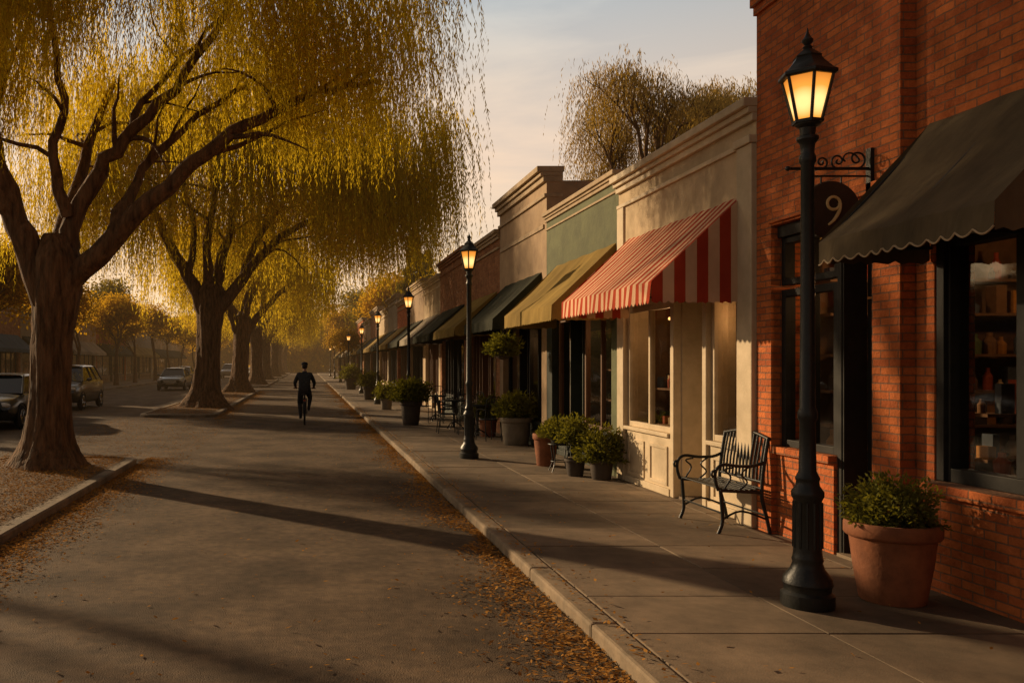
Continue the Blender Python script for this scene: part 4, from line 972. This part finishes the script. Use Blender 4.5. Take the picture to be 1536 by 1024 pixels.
# ------------------------------------------------------------------ atmospheric haze (emission-only volume, its glow painted in for sunlit air)
m,nt,out=nt_new('golden_haze_glow')
em=node(nt,'ShaderNodeEmission'); em.inputs[0].default_value=(1,.55,.21,1); em.inputs[1].default_value=.0005
nt.links.new(em.outputs[0],out.inputs['Volume'])
mb=MB(); mb.box(-90,90,24,300,-.5,14); mb.obj('haze_glow',[m])

# ------------------------------------------------------------------ light, sky, camera
az=Vector((-.72,.694,0)).normalized(); el=math.radians(18)
S=Vector((az.x*math.cos(el),az.y*math.cos(el),math.sin(el)))
sl=bpy.data.lights.new('sun','SUN'); sl.energy=5.0; sl.angle=math.radians(1.0); sl.color=(1,.72,.42)
so=bpy.data.objects.new('sun',sl); COL.objects.link(so); so.rotation_euler=S.to_track_quat('Z','Y').to_euler(); so.location=(-20,20,20)
w=bpy.data.worlds.new('World'); scene.world=w; w.use_nodes=True; nt=w.node_tree; nt.nodes.clear()
out=node(nt,'ShaderNodeOutputWorld'); bg=node(nt,'ShaderNodeBackground'); nt.links.new(bg.outputs[0],out.inputs[0])
sk=node(nt,'ShaderNodeTexSky',sky_type='NISHITA'); sk.sun_disc=False; sk.sun_elevation=el; sk.sun_rotation=math.atan2(az.x,az.y); sk.dust_density=2.5; sk.air_density=1.0; sk.ozone_density=.4
tc=node(nt,'ShaderNodeTexCoord'); mp=node(nt,'ShaderNodeMapping'); mp.inputs['Scale'].default_value=(1.0,1.0,5.5); mp.inputs['Rotation'].default_value=(.12,.2,0)
nt.links.new(tc.outputs['Generated'],mp.inputs[0])
n=node(nt,'ShaderNodeTexNoise'); n.inputs['Scale'].default_value=2.4; n.inputs['Detail'].default_value=7; n.inputs['Roughness'].default_value=.55; n.inputs['Distortion'].default_value=.6; nt.links.new(mp.outputs[0],n.inputs[0])
r=node(nt,'ShaderNodeValToRGB'); r.color_ramp.elements[0].position=.40; r.color_ramp.elements[0].color=(.70,.70,.70,1); r.color_ramp.elements[1].position=.60; r.color_ramp.elements[1].color=(1,1,1,1)
nt.links.new(n.outputs[0],r.inputs[0])
sp=node(nt,'ShaderNodeSeparateXYZ'); nt.links.new(tc.outputs['Generated'],sp.inputs[0])
cr=node(nt,'ShaderNodeValToRGB'); els=cr.color_ramp.elements
els[0].position=0; els[0].color=(1,.64,.34,1); els[1].position=1; els[1].color=(.15,.115,.078,1)
for p,c in ((.12,(1.,.73,.48)),(.22,(.95,.71,.52)),(.30,(.82,.68,.55)),(.39,(.56,.60,.60)),(.55,(.30,.24,.18))):
    q=els.new(p); q.color=c4(c)
nt.links.new(sp.outputs[2],cr.inputs[0])
dp=node(nt,'ShaderNodeVectorMath',operation='DOT_PRODUCT'); nt.links.new(tc.outputs['Generated'],dp.inputs[0]); dp.inputs[1].default_value=(-.2,.98,0)
mr=node(nt,'ShaderNodeMapRange'); mr.inputs[1].default_value=-.4; mr.inputs[2].default_value=.8; mr.inputs[3].default_value=3.5; mr.inputs[4].default_value=10.0; nt.links.new(dp.outputs['Value'],mr.inputs[0])
cs=node(nt,'ShaderNodeVectorMath',operation='SCALE'); nt.links.new(cr.outputs[0],cs.inputs[0]); nt.links.new(mr.outputs[0],cs.inputs['Scale'])
mx=node(nt,'ShaderNodeMix',data_type='RGBA'); nt.links.new(r.outputs[0],mx.inputs[0]); nt.links.new(sk.outputs[0],mx.inputs[6]); nt.links.new(cs.outputs[0],mx.inputs[7])
nt.links.new(mx.outputs[2],bg.inputs[0]); bg.inputs[1].default_value=.1
cam=bpy.data.cameras.new('camera'); cam.sensor_width=36; cam.lens=36*1300/1536; cam.shift_x=308/1536; cam.shift_y=33/1536; cam.clip_end=2000; cam.clip_start=.05
co=bpy.data.objects.new('camera',cam); COL.objects.link(co); co.location=(0,0,1.75); co.rotation_euler=(math.pi/2,0,0); scene.camera=co
scene.view_settings.view_transform='Standard'; scene.view_settings.look='None'; scene.view_settings.exposure=0
